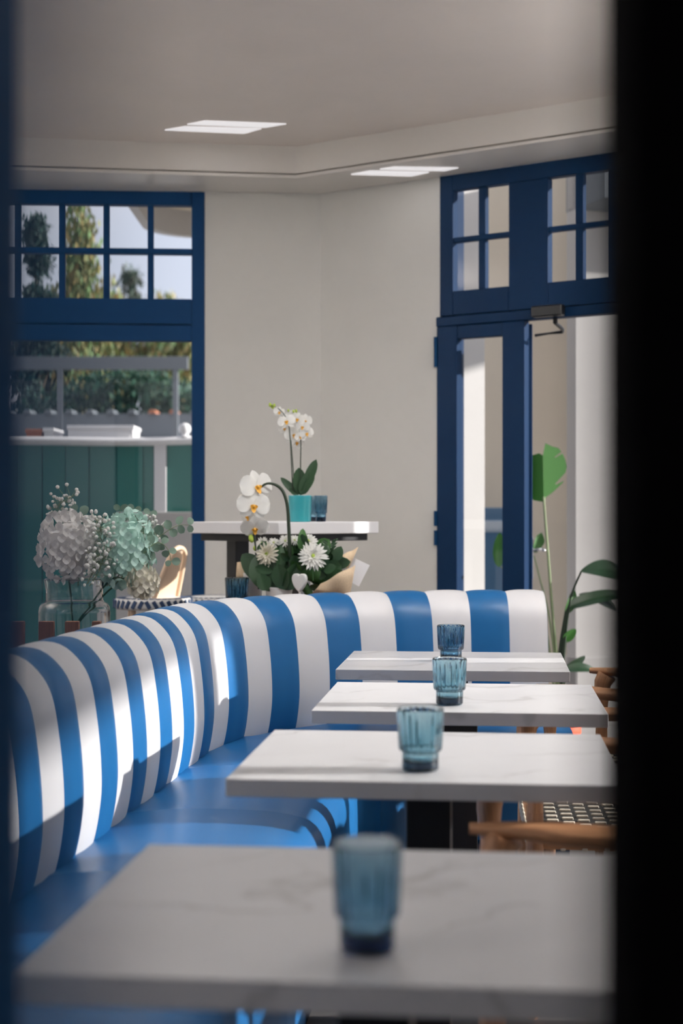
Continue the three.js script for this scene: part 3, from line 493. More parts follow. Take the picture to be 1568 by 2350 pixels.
tumbler(-0.083, 1.181, 6.075, 'deep blue ribbed glass on the high table, right beside the teal pot', mat.tumblerDeep, 0.62, 0.93, 0.4);
tumbler(-0.11, 1.181, 6.24, 'deep blue glass half hidden between the teal pot and the other high table glass', mat.tumblerDeep, 0.62, 0.93, 1.4);

// ------------------------------------------------------------------ console behind the banquette: orchid, bouquet, heart, glass
const CON = 0.855;
{
  const o = thing('console_table', 'narrow wooden console behind the curve of the banquette, hidden below the flowers', 'table', V(-0.19, 0, 5.79), 0.2);
  part(o, 'tabletop', bx(0.8, 0.03, 0.36, 0, CON - 0.015, 0, 0.004), mat.woodDark);
  for (const x of [-0.37, 0.37]) for (const z of [-0.12, 0.12]) part(o, 'leg', bx(0.03, CON - 0.03, 0.03, x, (CON - 0.03) / 2, z, 0.003), mat.woodDark);
}
tumbler(-0.398, CON, 5.72, 'deep teal glass left of the arching orchid, just above the banquette back', mat.tumblerDeep, 1.08, 1.02, 0.9);
{
  const d = 5.72, base = V(-0.238, CON, d), P = (px, py, dd = 0) => at(px, py, d + dd).sub(base);
  const o = thing('potted_orchid', 'large white orchid hanging from an arched stem, in a white planter', 'orchid', base);
  part(o, 'planter', lathe([[0, 0], [0.04, 0], [0.044, 0.005], [0.052, 0.075], [0.052, 0.08], [0.047, 0.08], [0.046, 0.066], [0, 0.066]], 40), mat.ceramic);
  part(o, 'soil', lathe([[0, 0.072], [0.04, 0.071], [0.0465, 0.067]], 24), mat.soil);
  part(o, 'stem', taper([[664, 1352], [665, 1290], [663, 1210], [658, 1152], [647, 1124], [631, 1112], [612, 1110], [598, 1120], [588, 1150], [582, 1185], [583, 1232], [588, 1262]].map(([x, y]) => P(x, y, -0.01)), [0.0075, 0.0075, 0.007, 0.0068, 0.0065, 0.006, 0.0035, 0.003, 0.0028, 0.0022], 12, 90), mat.stem);
  part(o, 'stake', taper([P(594, 1352), P(589, 1290), P(584, 1220), P(580, 1178)], [0.0035, 0.0035, 0.0032], 10, 20), mat.stake);
  for (const [b, t, w, op, r, dd] of [[[632, 1356], [588, 1272], 0.125, { fold: 0.12, bend: 0.3, p: 0.5, nu: 16, nv: 8 }, 0.1, -0.035], [[624, 1340], [551, 1272], 0.085, { fold: 0.15, bend: 0.4, p: 0.5, nu: 16 }, -0.15, 0.0], [[650, 1354], [694, 1295], 0.085, { fold: 0.45, bend: 0.3, p: 0.55 }, 0.35, -0.045], [[654, 1354], [638, 1294], 0.07, { fold: 0.3, p: 0.5 }, -0.35, -0.055], [[640, 1345], [648, 1236], 0.1, { fold: 0.12, p: 0.5, bend: 0.2 }, 0.1, 0.03], [[612, 1356], [598, 1316], 0.055, { fold: 0.2 }, 0.1, -0.055]])
    part(o, 'leaf', leafTo(P(b[0], b[1], dd), P(t[0], t[1], dd), w, op, null, r), mat.leafDark);
  for (const [px, py, s, y, p, r, dd] of [[590, 1118, 0.142, 0.6, -0.1, 0.15, -0.02], [582, 1162, 0.132, 0.3, 0.0, -0.1, -0.035], [570, 1186, 0.09, -0.8, 0.25, 0.2, 0.0], [585, 1213, 0.11, 0.1, 0.55, 0.1, -0.02]]) orchidFlower(o, P(px, py, dd), s, y, p, r);
  part(o, 'bud', [bud(P(577, 1236, -0.005), 0.013, 0.2), bud(P(585, 1258), 0.008)], mat.lime);
}
solo('small_pot', lathe([[0, 0], [0.03, 0], [0.033, 0.004], [0.038, 0.125], [0.038, 0.13], [0.034, 0.13], [0.03, 0.01], [0, 0.01]], 36), mat.ceramic, 'plain white cylinder pot between the teal glass and the orchid leaves', 'pot', V(-0.342, CON, 5.81));
{
  const d = 5.72, base = V(-0.06, CON, d), P = (px, py, dd = 0) => at(px, py, d + dd).sub(base), R = rng(77);
  const o = thing('bouquet', 'bouquet wrapped in kraft paper with dark green foliage, right of the arching orchid', 'bouquet', base);
  part(o, 'stems', [taper([v3(0.01, 0.003, 0), v3(0.0, 0.08, 0), P(705, 1300)], [0.022, 0.017, 0.05], 12, 8), taper([v3(-0.03, 0.003, 0), P(690, 1330)], [0.012, 0.02], 10, 6)], mat.leafMid);
  const patch = (a, b, c, e, rip, ph) => grid(14, 10, (u, v) => { const p = a.clone().lerp(b, u).lerp(c.clone().lerp(e, u), v), k = Math.sin(u * 9 + v * 3 + ph) * rip + Math.sin(v * 7 + u * 2) * rip * 0.6; return [p.x, p.y + k * 0.4, p.z + k + Math.sin(Math.PI * v) * 0.02]; });
  const kp = [patch(P(712, 1368, -0.03), P(802, 1372, 0.0), P(736, 1340, -0.06), P(816, 1296, -0.02), 0.007, 0), patch(P(768, 1300, 0.06), P(800, 1304, 0.07), P(782, 1276, 0.07), P(823, 1256, 0.09), 0.004, 2)]; kp.forEach((g) => part(o, 'kraft_paper', g, mat.kraft));
  part(o, 'kraft_paper', patch(P(542, 1340, 0.11), P(562, 1340, 0.11), P(544, 1290, 0.11), P(561, 1291, 0.11), 0.002, 1), mat.kraft);
  for (let i = 0; i < 115; i++) {
    const a = R() * 2 * Math.PI, q = Math.sqrt(R()), px = 697 + Math.cos(a) * q * 74, py = 1304 + Math.sin(a) * q * 48, dd = (R() - 0.3) * 0.12, ang = Math.atan2(py - 1350, px - 700) + (R() - 0.5) * 1.2, L = 18 + R() * 26;
    const g = leafTo(P(px, py, dd), P(px + Math.cos(ang) * L, py + Math.sin(ang) * L, dd - 0.02 + R() * 0.03), L * 0.0017 * (0.55 + R() * 0.45), { fold: 0.2, bend: (R() - 0.3) * 0.9, nu: 6, nv: 4 }, null, (R() - 0.5) * 1.4);
    part(o, 'leaf', g, i % 4 === 0 ? mat.leafMid : mat.leafDark);
  }
  for (const [b, t, w, r, m] of [[[690, 1262], [697, 1212], 0.035, 0.2, 'leafMid'], [[697, 1268], [700, 1225], 0.03, -0.4, 'leafMid'], [[745, 1345], [786, 1302], 0.055, 0.3, 'leafDark'], [[590, 1262], [612, 1242], 0.02, 0, 'leafDark'], [[625, 1270], [600, 1240], 0.02, 0, 'leafMid'], [[640, 1320], [650, 1250], 0.04, 0.5, 'leafDark']]) part(o, 'leaf', leafTo(P(...b, -0.03), P(...t, -0.03), w, { fold: 0.25, bend: 0.3 }, null, r), mat[m]);
  // small-leaved sprig standing out on the right
  const tw = [[745, 1310], [752, 1275], [758, 1240]]; part(o, 'sprig', [taper(tw.map((q) => P(...q)), [0.002, 0.0015, 0.001], 6, 10), ...Array.from({ length: 22 }, (_, i) => { const t = i / 22, px = 745 + 13 * t + (i % 2 ? 1 : -1) * 3, py = 1305 - 64 * t, s = i % 2 ? 1 : -1; return leafTo(P(px, py), P(px + s * (12 + R() * 6), py - 5 - R() * 7, (R() - 0.5) * 0.02), 0.009, { fold: 0.2, nu: 5, nv: 4 }, null, R() - 0.5); })], mat.leafDark);
}
// chrysanthemums and small white blossoms in the bouquet
function mumGeo(n, seed, open = 1) {
  const R = rng(seed), L = [];
  for (let ring = 0; ring < 5; ring++) { const m = n - ring * 2, el = [0.05, 0.25, 0.5, 0.8, 1.1][ring] * open, len = [0.5, 0.46, 0.4, 0.3, 0.2][ring]; for (let i = 0; i < m; i++) { const g = leaf(len * (0.9 + R() * 0.2), 0.09, { fold: 0.35, bend: 0.35 - R() * 0.5, p: 0.65, nu: 6, nv: 2, blunt: 0.5 }); g.rotateX(el + (R() - 0.5) * 0.25); g.rotateZ((i + ring * 0.5 + R() * 0.4) / m * 2 * Math.PI); L.push(g); } }
  return merge(L);
}
const mums = [mumGeo(20, 1), mumGeo(18, 2), mumGeo(14, 3, 1.2)];
[['large white chrysanthemum with a lime centre at the front of the bouquet', 718, 1277, 0.118, 0, 0.25, -0.3, -0.05], ['creamy chrysanthemum left of the arched orchid stem', 613, 1271, 0.098, 1, -0.2, -0.1, -0.03], ['white chrysanthemum tucked above and behind the largest bloom', 707, 1243, 0.08, 1, 0.2, -0.7, 0.01],
  ['small white blossom at the top of the bouquet beside the arched stem', 655, 1242, 0.06, 2, 0, -0.6, 0.02], ['small white blossom at the upper left edge of the bouquet', 602, 1246, 0.055, 2, -0.4, -0.5, 0.02], ['small white blossom just right of the arched stem', 676, 1240, 0.05, 2, 0.3, -0.6, 0.03], ['pale blossom at the right edge of the bouquet above the kraft paper', 764, 1282, 0.06, 2, 0.8, -0.2, 0.02], ['small white blossom between the upper left blossom and the stem', 628, 1246, 0.05, 2, 0.1, -0.7, 0.03]]
  .forEach(([label, px, py, s, k, yaw, pitch, dd]) => {
    const pos = at(px, py, 5.72 + dd), o = thing('chrysanthemum', label, 'flower', pos); o.rotation.set(pitch, yaw, 0, 'YXZ'); o.scale.setScalar(s);
    part(o, 'petals', mums[k], k === 1 && px < 650 ? mat.petalCream : mat.petal);
    const c = new THREE.SphereGeometry(0.09, 12, 8); c.scale(1, 1, 0.6); c.translate(0, 0, 0.08); part(o, 'centre', c, mat.lime, 'lime green centre');
    part(o, 'stem', rod(v3(0, 0, 0), v3(0, -0.75, -0.2), 0.02, 6), mat.leafMid);
  });
{
  const b = (ax, ay, az) => at(ax, ay, az), g = grid(6, 6, (u, v) => { const p = b(779, 1322, 5.80).lerp(b(824, 1346, 5.78), u).lerp(b(802, 1275, 5.81).lerp(b(849, 1297, 5.79), u), v); return [p.x, p.y, p.z + 0.006 * Math.sin(u * 3)]; });
  const g2 = g.clone().translate(0, 0, -0.0012); const c = b(812, 1310, 5.795); solo('card', [localize(g, c), localize(g2, c)], mat.card, 'tilted white gift card stuck into the right side of the bouquet', 'card', c);
  const s = new THREE.Shape(); s.moveTo(0, -0.03); s.bezierCurveTo(-0.03, -0.008, -0.034, 0.03, -0.014, 0.03); s.bezierCurveTo(-0.005, 0.03, 0, 0.024, 0, 0.018); s.bezierCurveTo(0, 0.024, 0.005, 0.03, 0.014, 0.03); s.bezierCurveTo(0.034, 0.03, 0.03, -0.008, 0, -0.03);
  const h = thing('heart_ornament', 'white ceramic heart standing at the foot of the arched stem', 'ornament', V(-0.157, CON, 5.64), -0.5);
  part(h, 'heart', ex(s, 0.012, 0.004).translate(0, 0.1, -0.006), mat.ceramic); part(h, 'stand', [rod(v3(0, 0.008, 0), v3(0, 0.078, 0), 0.004), lathe([[0, 0], [0.026, 0], [0.026, 0.006], [0.004, 0.01]], 24)], mat.ceramic);
}

// ------------------------------------------------------------------ vase table and the mixed flowers on the left
const VT = { x: -0.925, d: 5.2 };
{
  const o = thing('side_table', 'round wooden table carrying the big glass vase of flowers', 'table', V(VT.x, 0, VT.d));
  part(o, 'tabletop', lathe([[0, 0.75], [0.26, 0.75], [0.265, 0.745], [0.265, 0.725], [0.26, 0.72], [0, 0.72]], 48), mat.woodDark); part(o, 'column', lathe([[0, 0.72], [0.05, 0.72], [0.03, 0.6], [0.03, 0.06], [0.2, 0.02], [0.2, 0.0], [0, 0]], 28), mat.steel);
  const v = solo('vase', revolve([[0, 0], [0.11, 0], [0.12, 0.004], [0.123, 0.012], [0.123, 0.125], [0.121, 0.14], [0.114, 0.152], [0.103, 0.158], [0.098, 0.165], [0.098, 0.2], [0.104, 0.234], [0.1055, 0.237], [0.1035, 0.239], [0.1, 0.236], [0.094, 0.2], [0.094, 0.163], [0.1, 0.154], [0.111, 0.147], [0.117, 0.136], [0.119, 0.124], [0.119, 0.014], [0.116, 0.009], [0, 0.008]], 64), mat.vase, 'wide-necked clear glass vase full of hydrangeas on the left', 'vase', V(VT.x, 0.7505, VT.d));
}
function fib(n, i) { const y = 1 - 2 * (i + 0.5) / n, r = Math.sqrt(1 - y * y), a = i * 2.399963; return v3(r * Math.cos(a), y, r * Math.sin(a)); }
function floretHead(n, rx, ry, rz, pl, seed) {
  const R = rng(seed), L = [], one = merge([0, 1, 2, 3].map((k) => leaf(pl, pl * 1.05, { bend: -0.5, fold: 0.12, p: 0.6, nu: 4, nv: 3, blunt: 0.4 }).rotateX(0.15).rotateZ(k * Math.PI / 2)));
  for (let i = 0; i < n; i++) { const q = fib(n, i), k = 0.84 + R() * 0.24, p = v3(q.x * rx * k, q.y * ry * k, q.z * rz * k), t = q.clone().add(v3(R() - 0.5, R() - 0.5, R() - 0.5).multiplyScalar(1.5)).normalize(); L.push(orient(one.clone(), p, p.clone().add(Math.abs(t.y) > 0.9 ? v3(1, 0, 0) : v3(0, 1, 0)), t, 0).applyMatrix4(new THREE.Matrix4())); }
  return merge(L);
}
function hydrangea(label, px, py, d, rx, ry, m, n, seed, pl = 0.021) {
  const pos = at(px, py, d), o = thing('hydrangea', label, 'flower', pos), core = new THREE.IcosahedronGeometry(1, 3); core.scale(rx * 0.72, ry * 0.72, rx * 0.72);
  part(o, 'florets', floretHead(n, rx, ry, rx, pl, seed), m, null, 'stuff'); part(o, 'core', core, m);
  const to = V(VT.x, 0.775, VT.d).sub(pos), k = (px - 175) / 900; part(o, 'stem', taper([v3(0, -ry * 0.8, 0), V(VT.x + k, 0.985, VT.d).sub(pos), to.clone().add(v3(-k * 0.25, 0, 0.02))], [0.0035, 0.0035, 0.0035], 8, 16), mat.leafMid);
}
hydrangea('greyish white hydrangea head, leftmost in the glass vase', 160, 1255, 5.12, 0.11, 0.115, mat.petalGrey, 210, 3, 0.0165);
hydrangea('mint green hydrangea head, largest in the glass vase', 288, 1262, 5.1, 0.098, 0.125, mat.petalMint, 210, 4, 0.0175);
hydrangea('small cream hydrangea head under the mint one', 327, 1334, 5.06, 0.052, 0.056, mat.petalCream, 75, 5, 0.015);
function babysBreath(label, pts, d, n, seed) {
  const R = rng(seed), pos = at(pts[0][0], pts[0][1], d), o = thing('gypsophila_sprig', label, 'flower', pos), L = [], T = [], sp = new THREE.IcosahedronGeometry(0.0062, 1);
  const c = new THREE.CatmullRomCurve3(pts.map(([x, y]) => at(x, y, d).sub(pos))); T.push(taper(c.points, [0.002, 0.0012], 6, 20));
  for (let i = 0; i < n; i++) { const a = c.getPointAt(0.25 + 0.75 * R()), b = a.clone().add(v3((R() - 0.5) * 0.09, (R() - 0.35) * 0.08, (R() - 0.5) * 0.06)); T.push(rod(a, b, 0.0007, 4)); const g = sp.clone(); g.scale(0.7 + R() * 0.6, 0.7 + R() * 0.6, 0.7 + R() * 0.6); L.push(g.translate(b.x, b.y, b.z)); }
  part(o, 'stem', T, mat.stemPale, null, 'stuff'); part(o, 'blossoms', L, mat.petal, null, 'stuff');
}
babysBreath("white baby's breath sprig standing highest at the left", [[160, 1330], [150, 1230], [135, 1160], [165, 1140]], 5.22, 90, 11);
babysBreath("white baby's breath between the white and the mint hydrangea", [[200, 1340], [222, 1290], [235, 1240], [228, 1200]], 5.03, 110, 12);
babysBreath("white baby's breath low between the hydrangeas, over the vase neck", [[205, 1345], [225, 1315], [235, 1290], [245, 1270]], 5.0, 60, 13);
babysBreath("grey baby's breath at the right behind the mint hydrangea", [[250, 1330], [310, 1240], [350, 1215], [362, 1235]], 5.2, 80, 14);
function eucalyptus(label, pts, d, n, size, seed) {
  const R = rng(seed), pos = at(pts[0][0], pts[0][1], d), o = thing('eucalyptus_sprig', label, 'foliage', pos), c = new THREE.CatmullRomCurve3(pts.map(([x, y]) => at(x, y, d).sub(pos)));
  part(o, 'stem', taper(c.points, [0.0025, 0.002, 0.001], 6, 24), mat.stemPale);
  for (let i = 0; i < n; i++) for (const s of [-1, 1]) {
    const t = 0.4 + 0.6 * i / (n - 1), p = c.getPointAt(t), g = c.getTangentAt(t), side = v3(-g.y, g.x, 0).normalize().multiplyScalar(s), L = size * (1.05 - 0.35 * t) * (0.8 + R() * 0.4);
    part(o, 'leaf', leafTo(p, p.clone().add(side.multiplyScalar(L)).add(g.clone().multiplyScalar(L * 0.35)).add(v3(0, 0, (R() - 0.4) * L)), L * 0.95, { fold: 0.15, p: 0.55, nu: 6, nv: 4, blunt: 0.45, bend: R() * 0.6 }, null, (R() - 0.5) * 1.2), mat.euca);
  }
}
eucalyptus('eucalyptus sprig with round leaves reaching far right over the high table edge', [[250, 1345], [330, 1260], [375, 1225], [408, 1206], [434, 1205]], 5.1, 7, 0.042, 21);
eucalyptus('eucalyptus sprig drooping at the right in front of the wicker stool', [[260, 1345], [330, 1270], [362, 1245], [384, 1258], [393, 1288]], 5.06, 6, 0.04, 22);
eucalyptus('eucalyptus tip rising above the mint hydrangea', [[235, 1345], [262, 1250], [272, 1200], [276, 1168]], 5.25, 6, 0.036, 23);
eucalyptus('eucalyptus tip above the mint hydrangea, right of the tallest one', [[240, 1345], [285, 1250], [300, 1205], [308, 1170]], 5.22, 6, 0.036, 24);
eucalyptus('dark eucalyptus sprig at the left above the white hydrangea', [[180, 1345], [190, 1230], [200, 1190], [170, 1175]], 5.24, 6, 0.04, 25);
eucalyptus('eucalyptus sprig between both tall tips and the right hand reach', [[245, 1345], [320, 1240], [340, 1200], [345, 1178]], 5.2, 6, 0.034, 26);
{
  const o = thing('slat_back_chair', 'brown wooden chair with upright back slats in front of the vase', 'chair', V(-0.9, 0, 4.86));
  for (const [px, w] of [[40, 0.045], [107, 0.048], [166, 0.045], [222, 0.028]]) { const x = (px - 784) / F * 4.78 + 0.9; part(o, 'slat', bx(w, 0.46, 0.025, x, 0.643, 0.08, 0.003), mat.woodDark); }
  part(o, 'seat', bx(0.36, 0.025, 0.24, 0, 0.44, -0.03, 0.006), mat.woodDark); part(o, 'back_rail', bx(0.32, 0.05, 0.02, -0.03, 0.5, 0.105, 0.003), mat.woodDark);
  for (const x of [-0.15, 0.15]) for (const z of [-0.1, 0.08]) part(o, 'leg', bx(0.03, 0.43, 0.03, x, 0.215, z, 0.003), mat.woodDark);
}
// ------------------------------------------------------------------ bistro stools with woven striped seats
function stoolBody(label, px, py, d, r, h, turn) {
  const o = thing('bistro_stool', label, 'stool', V((px - 784) / F * d, 0, d), turn);
  part(o, 'seat', lathe([[0, h - 0.002], [r * 0.7, h - 0.003], [r - 0.012, h - 0.006], [r, h - 0.016], [r, h - 0.03], [r, h - 0.042], [r - 0.01, h - 0.052], [0, h - 0.052]], 64), mat.weaveW);
  const L = [], n = 34; for (let i = 0; i < n; i++) { const a = i / n * 2 * Math.PI, g = bx(0.017, 0.036, 0.006, 0, 0, 0, 0.002); g.rotateZ(i * 2 < n ? 0.5 : -0.5); g.translate(0, h - 0.028, r + 0.0005); g.rotateY(a); L.push(g); const q = bx(0.016, 0.003, r * 0.42, 0, 0, 0, 0.001); q.rotateY(0.5); q.translate(0, h - 0.0045, r * 0.72); q.rotateY(a); L.push(q); }
  part(o, 'seat_weave', L, mat.weaveB, 'dark blue woven dashes round the seat', 'stuff');
  for (let k = 0; k < 4; k++) { const a = k * Math.PI / 2 + 0.6; part(o, 'leg', taper([v3(Math.cos(a) * r * 0.75, h - 0.052, Math.sin(a) * r * 0.75), v3(Math.cos(a) * r * 0.95, h / 2, Math.sin(a) * r * 0.95), v3(Math.cos(a) * r * 1.15, 0, Math.sin(a) * r * 1.15)], [0.013, 0.013], 10, 8), mat.rattan); }
  const ring = new THREE.TorusGeometry(r * 1.02, 0.009, 8, 40); ring.rotateX(Math.PI / 2); ring.translate(0, 0.3, 0); part(o, 'foot_ring', ring, mat.rattan); return o;
}
{
  const o = stoolBody('wicker stool with a curved sunlit back below the window, seat ringed in blue dashes', 351, 1383, 6.55, 0.17, 0.852, 0); o.updateMatrixWorld(true);
  const l = (px, py, d) => o.worldToLocal(at(px, py, d));
  part(o, 'back_frame', taper([l(350, 1384, 6.47), l(372, 1322, 6.47), l(395, 1270, 6.5), l(411, 1257, 6.56), l(424, 1268, 6.62), l(418, 1312, 6.63), l(404, 1384, 6.63)], [0.011, 0.011], 10, 50), mat.rattan);
  part(o, 'back_weave', grid(10, 6, (u, v) => { const p = l(356, 1382, 6.475).lerp(l(399, 1266, 6.505), u), q = l(401, 1382, 6.625).lerp(l(420, 1264, 6.615), u), m = p.lerp(q, v); return [m.x + 0.012 * Math.sin(Math.PI * v), m.y, m.z]; }), mat.rattan);
  stoolBody('wicker stool seat with blue dashes, half hidden behind the left end of the console', 497, 1367, 6.98, 0.165, 0.832, 0.4);
}

// ------------------------------------------------------------------ outside the left window
wallMesh('ground', bx(80, 0.1, 90, 0, -0.16, -30), mat.paving);
{
  const d = 9, m = (px) => (px - 784) / F * d, o = thing('garden_fence', 'green board fence with a white handrail on a low pale wall outside the window', 'fence', V(m(200), 0, d));
  const lx = (px) => m(px) - m(200);
  part(o, 'low_wall', bx(lx(540) - lx(268), 1.32, 0.12, (lx(540) + lx(268)) / 2, 0.56, -0.02, 0.004), mat.stuccoWhite);
  const e = [-260, -200, -140, -82, -22, 38, 96, 150, 204, 268, 329, 354, 383, 441, 500, 540];
  for (let i = 0; i < e.length - 1; i++) { const pale = e[i] === 354, low = e[i] < 268, H = low ? 1.74 : 0.46; part(o, 'board', bx(lx(e[i + 1]) - lx(e[i]) - 0.003, H, 0.022, (lx(e[i]) + lx(e[i + 1])) / 2, 1.65 - H / 2, pale ? 0.015 : (i % 2) * 0.006, 0.003), pale ? mat.whitePaint : i % 3 ? mat.fence2 : mat.fence, pale ? 'pale board' : null); }
  part(o, 'backing_rail', bx(lx(540) - lx(-260), 0.44, 0.02, (lx(540) + lx(-260)) / 2, 1.42, -0.03, 0.003), mat.fence);
  part(o, 'handrail', taper([v3(lx(-260), 1.645, 0.02), v3(lx(100), 1.645, 0.02), v3(lx(300), 1.64, 0.02), v3(lx(540), 1.655, 0.02)], [[0.045, 0.026], [0.045, 0.026]], 12, 20, v3(0, 1, 0)), mat.whitePaint);
  const p = lx(425); const ball = new THREE.SphereGeometry(0.037, 24, 16); ball.translate(p, 1.716, 0.02); part(o, 'finial', [ball, lathe([[0, 1.66], [0.04, 1.66], [0.038, 1.672], [0.022, 1.678], [0.022, 1.69], [0, 1.69]], 20).translate(p, 0, 0.02)], mat.whitePaint);
}
{
  const d = 14, m = (px) => (px - 784) / F * d, o = thing('pergola', 'grey metal pergola frame standing beyond the green fence', 'pergola', V(m(270), -0.11, d));
  const lx = (px) => m(px) - m(270);
  for (const px of [136, 403, -130]) for (const z of [0]) part(o, 'post', bx(0.05, 2.7, 0.05, lx(px), 1.35, z, 0.004), mat.greyMetal);
  part(o, 'beam', bx(lx(432) - lx(-150), 0.12, 0.06, (lx(432) + lx(-150)) / 2, 2.715, 0, 0.004), mat.greyMetal);
}
for (const [a, b, y, m, label] of [[165, 313, 980, 'whitePaint', 'white cabinet standing beyond the green fence, widest of the three'], [110, 131, 986, 'whitePaint', 'narrow white cabinet beside the left pergola post'], [70, 104, 988, 'roofTile', 'dark red cabinet at the far left beyond the fence']]) {
  const d = 12, x0 = (a - 784) / F * d, x1 = (b - 784) / F * d, h = EYE - (y - 1175) / F * d + 0.11, o = thing('outdoor_cabinet', label, 'cabinet', V((x0 + x1) / 2, -0.11, d));
  part(o, 'body', bx(x1 - x0, h - 0.03, 0.4, 0, (h - 0.03) / 2, 0, 0.006), mat[m]); part(o, 'lid', bx(x1 - x0 + 0.02, 0.03, 0.42, 0, h - 0.015, 0, 0.006), mat[m]); part(o, 'door', bx(x1 - x0 - 0.05, h - 0.15, 0.012, 0, h / 2, 0.203, 0.003), mat[m]);
}
{
  const o = thing('boundary_wall', 'grey boundary wall with a few orange coping tiles below the hedge', 'wall', V(-3.6, -0.11, 18)), R = rng(8);
  part(o, 'wall_body', bx(7, 2.5, 0.25, 0, 1.25, 0), mat.gardenWall); part(o, 'plinth', bx(7, 2.2, 0.1, 0, 1.1, 0.16), mat.greyMetal);
  for (let i = 0; i < 28; i++) { const g = new THREE.CylinderGeometry(0.045, 0.055, 0.36, 10, 1, false, 0, Math.PI); g.rotateZ(Math.PI / 2); g.rotateY(Math.PI / 2); part(o, 'coping_tile', g.translate(-3.4 + i * 0.25, 2.5, R() * 0.02), R() < 0.35 ? mat.roofTile : mat.gardenWall); }
}
function foliage(parent, name, n, place, size, color, vary, seed, droop) {
  const R = rng(seed), g = leaf(size, size * 0.55, { nu: 2, nv: 2, fold: 0.3 }), im = new THREE.InstancedMesh(g, Ph({ name: 'foliage', color: lin(1, 1, 1), roughness: 0.8, transmission: 0.35, thickness: 0 }), n), c = new THREE.Color();
  for (let i = 0; i < n; i++) { const p = place(R), k = 1 + (R() - 0.5) * vary; im.setMatrixAt(i, M4(p, droop ? Math.PI - 0.5 * R() : R() * 6.3, R() * 6.3, (R() - 0.5) * 0.8, 0.7 + R() * 0.7)); im.setColorAt(i, c.setRGB(color[0] * k * (1 + (R() - 0.5) * vary), color[1] * k, color[2] * k)); }
  im.name = name; im.userData.kind = 'stuff'; im.castShadow = im.receiveShadow = true; parent.add(im); return im;
}
function tree(name, label, px, d, pyTop, pyBot, halfW, n, size, color, vary, seed, shape, droop, group) {
  const x = (px - 784) / F * d, top = EYE - (pyTop - 1175) / F * d, bot = EYE - (pyBot - 1175) / F * d, o = thing(name, label, 'tree', V(x, -0.11, d), 0, group), w = halfW / F * d;
  part(o, 'trunk', taper([v3(0, 0, 0), v3(0.05, bot * 0.7, 0), v3(0, top - 0.4, 0)], [w * 0.09 + 0.04, w * 0.06 + 0.03, 0.01], 8, 12), mat.bark);
  const R0 = rng(seed + 100), clumps = Array.from({ length: 26 }, () => { const t = Math.pow(R0(), 0.8), a = R0() * 6.283, r = shape(t) * w * (0.3 + 0.7 * R0()); return [r * Math.cos(a), bot + (top - bot) * t + 0.11, r * Math.sin(a) * 0.7]; });
  part(o, 'branches', clumps.slice(0, 14).map(([cx, cy, cz]) => taper([v3(0, Math.max(0.2, cy - 0.8), 0), v3(cx * 0.5, cy - 0.3, cz * 0.5), v3(cx, cy, cz)], [0.025, 0.008], 5, 5)), mat.bark);
  foliage(o, 'crown', n, (R) => { const c = clumps[Math.floor(R() * clumps.length)], q = () => (R() + R() + R() - 1.5) * 0.66; return v3(c[0] + q() * w * 0.5, c[1] + q() * (droop ? (top - bot) * 0.3 : w * 0.5), c[2] + q() * w * 0.5); }, size, color, vary, seed, droop);
}
const birch = (t) => 0.35 + 0.65 * Math.sin(Math.PI * Math.min(1, t * 0.9 + 0.1)) - 0.55 * t, round = (t) => Math.sin(Math.PI * (0.1 + 0.85 * t)), cone = (t) => 1 - 0.93 * t;
tree('conifer', 'dark green pointed conifer at the far left behind the window', 80, 24, 505, 980, 70, 5200, 0.11, [0.035, 0.085, 0.065], 0.8, 41, cone, false);
tree('birch_tree', 'yellowish birch rising into the upper window panes', 185, 26, 515, 960, 88, 4200, 0.13, [0.27, 0.29, 0.11], 0.9, 42, birch, true);
tree('small_tree', 'small round tree top just showing in the third pane', 296, 32, 634, 900, 56, 1500, 0.13, [0.10, 0.14, 0.10], 0.8, 43, round, false);
tree('willow_tree', 'yellow green willow behind the pergola beam, left of centre', 250, 27, 705, 960, 75, 4600, 0.14, [0.30, 0.31, 0.11], 1.0, 44, round, true);
tree('willow_tree', 'yellow green willow at the right edge of the window view', 395, 27, 715, 960, 85, 4600, 0.14, [0.32, 0.33, 0.14], 1.0, 45, round, true);
tree('willow_tree', 'dark olive willow at the left edge of the window view', 95, 27, 700, 960, 90, 4600, 0.14, [0.09, 0.12, 0.05], 1.0, 46, round, true);
{
  const d = 20, o = thing('hedge', 'broad dark green hedge above the boundary wall', 'hedge', V(-3.2, -0.11, d));
  part(o, 'stems', Array.from({ length: 9 }, (_, i) => rod(v3(-2.8 + i * 0.7, 0, 0), v3(-2.8 + i * 0.7 + 0.1, 2.6, 0), 0.04, 6)), mat.bark);
  foliage(o, 'foliage', 24000, (R) => { const x = (R() - 0.5) * 6.4, t = 0.72 + 0.3 * Math.exp(-Math.pow((x - 0.4) / 1.1, 2)); return v3(x, 1.2 + (R() ** 0.8) * 2.0 * t, (R() - 0.5) * 1.0); }, 0.11, [0.045, 0.13, 0.075], 0.8, 51, false);
}
{ // upper terrace of the same building, seen through the top right pane
  const o = structure('roof_terrace', V(0, 3.4, 0)), r = 0.45;
  const outline = (k) => { const s = new THREE.Shape(), x0 = -1.40 + k, d1 = 11.0 - k; s.moveTo(0, 7.6); s.lineTo(x0, 7.6); s.lineTo(x0, d1 - r); s.absarc(x0 + r, d1 - r, r, Math.PI, Math.PI / 2, true); s.lineTo(0, d1); s.closePath(); return s; };
  const up = (g, y) => { g.rotateX(-Math.PI / 2); g.translate(0, y, 0); return boxUV(g); };
  part(o, 'slab', up(ex(outline(0), 0.18), 0), mat.stuccoTan); const rim = outline(0); rim.holes.push(new THREE.Path(outline(0.06).getPoints(20))); part(o, 'rim', up(ex(rim, 0.18), -0.18), mat.stuccoWhite);
}
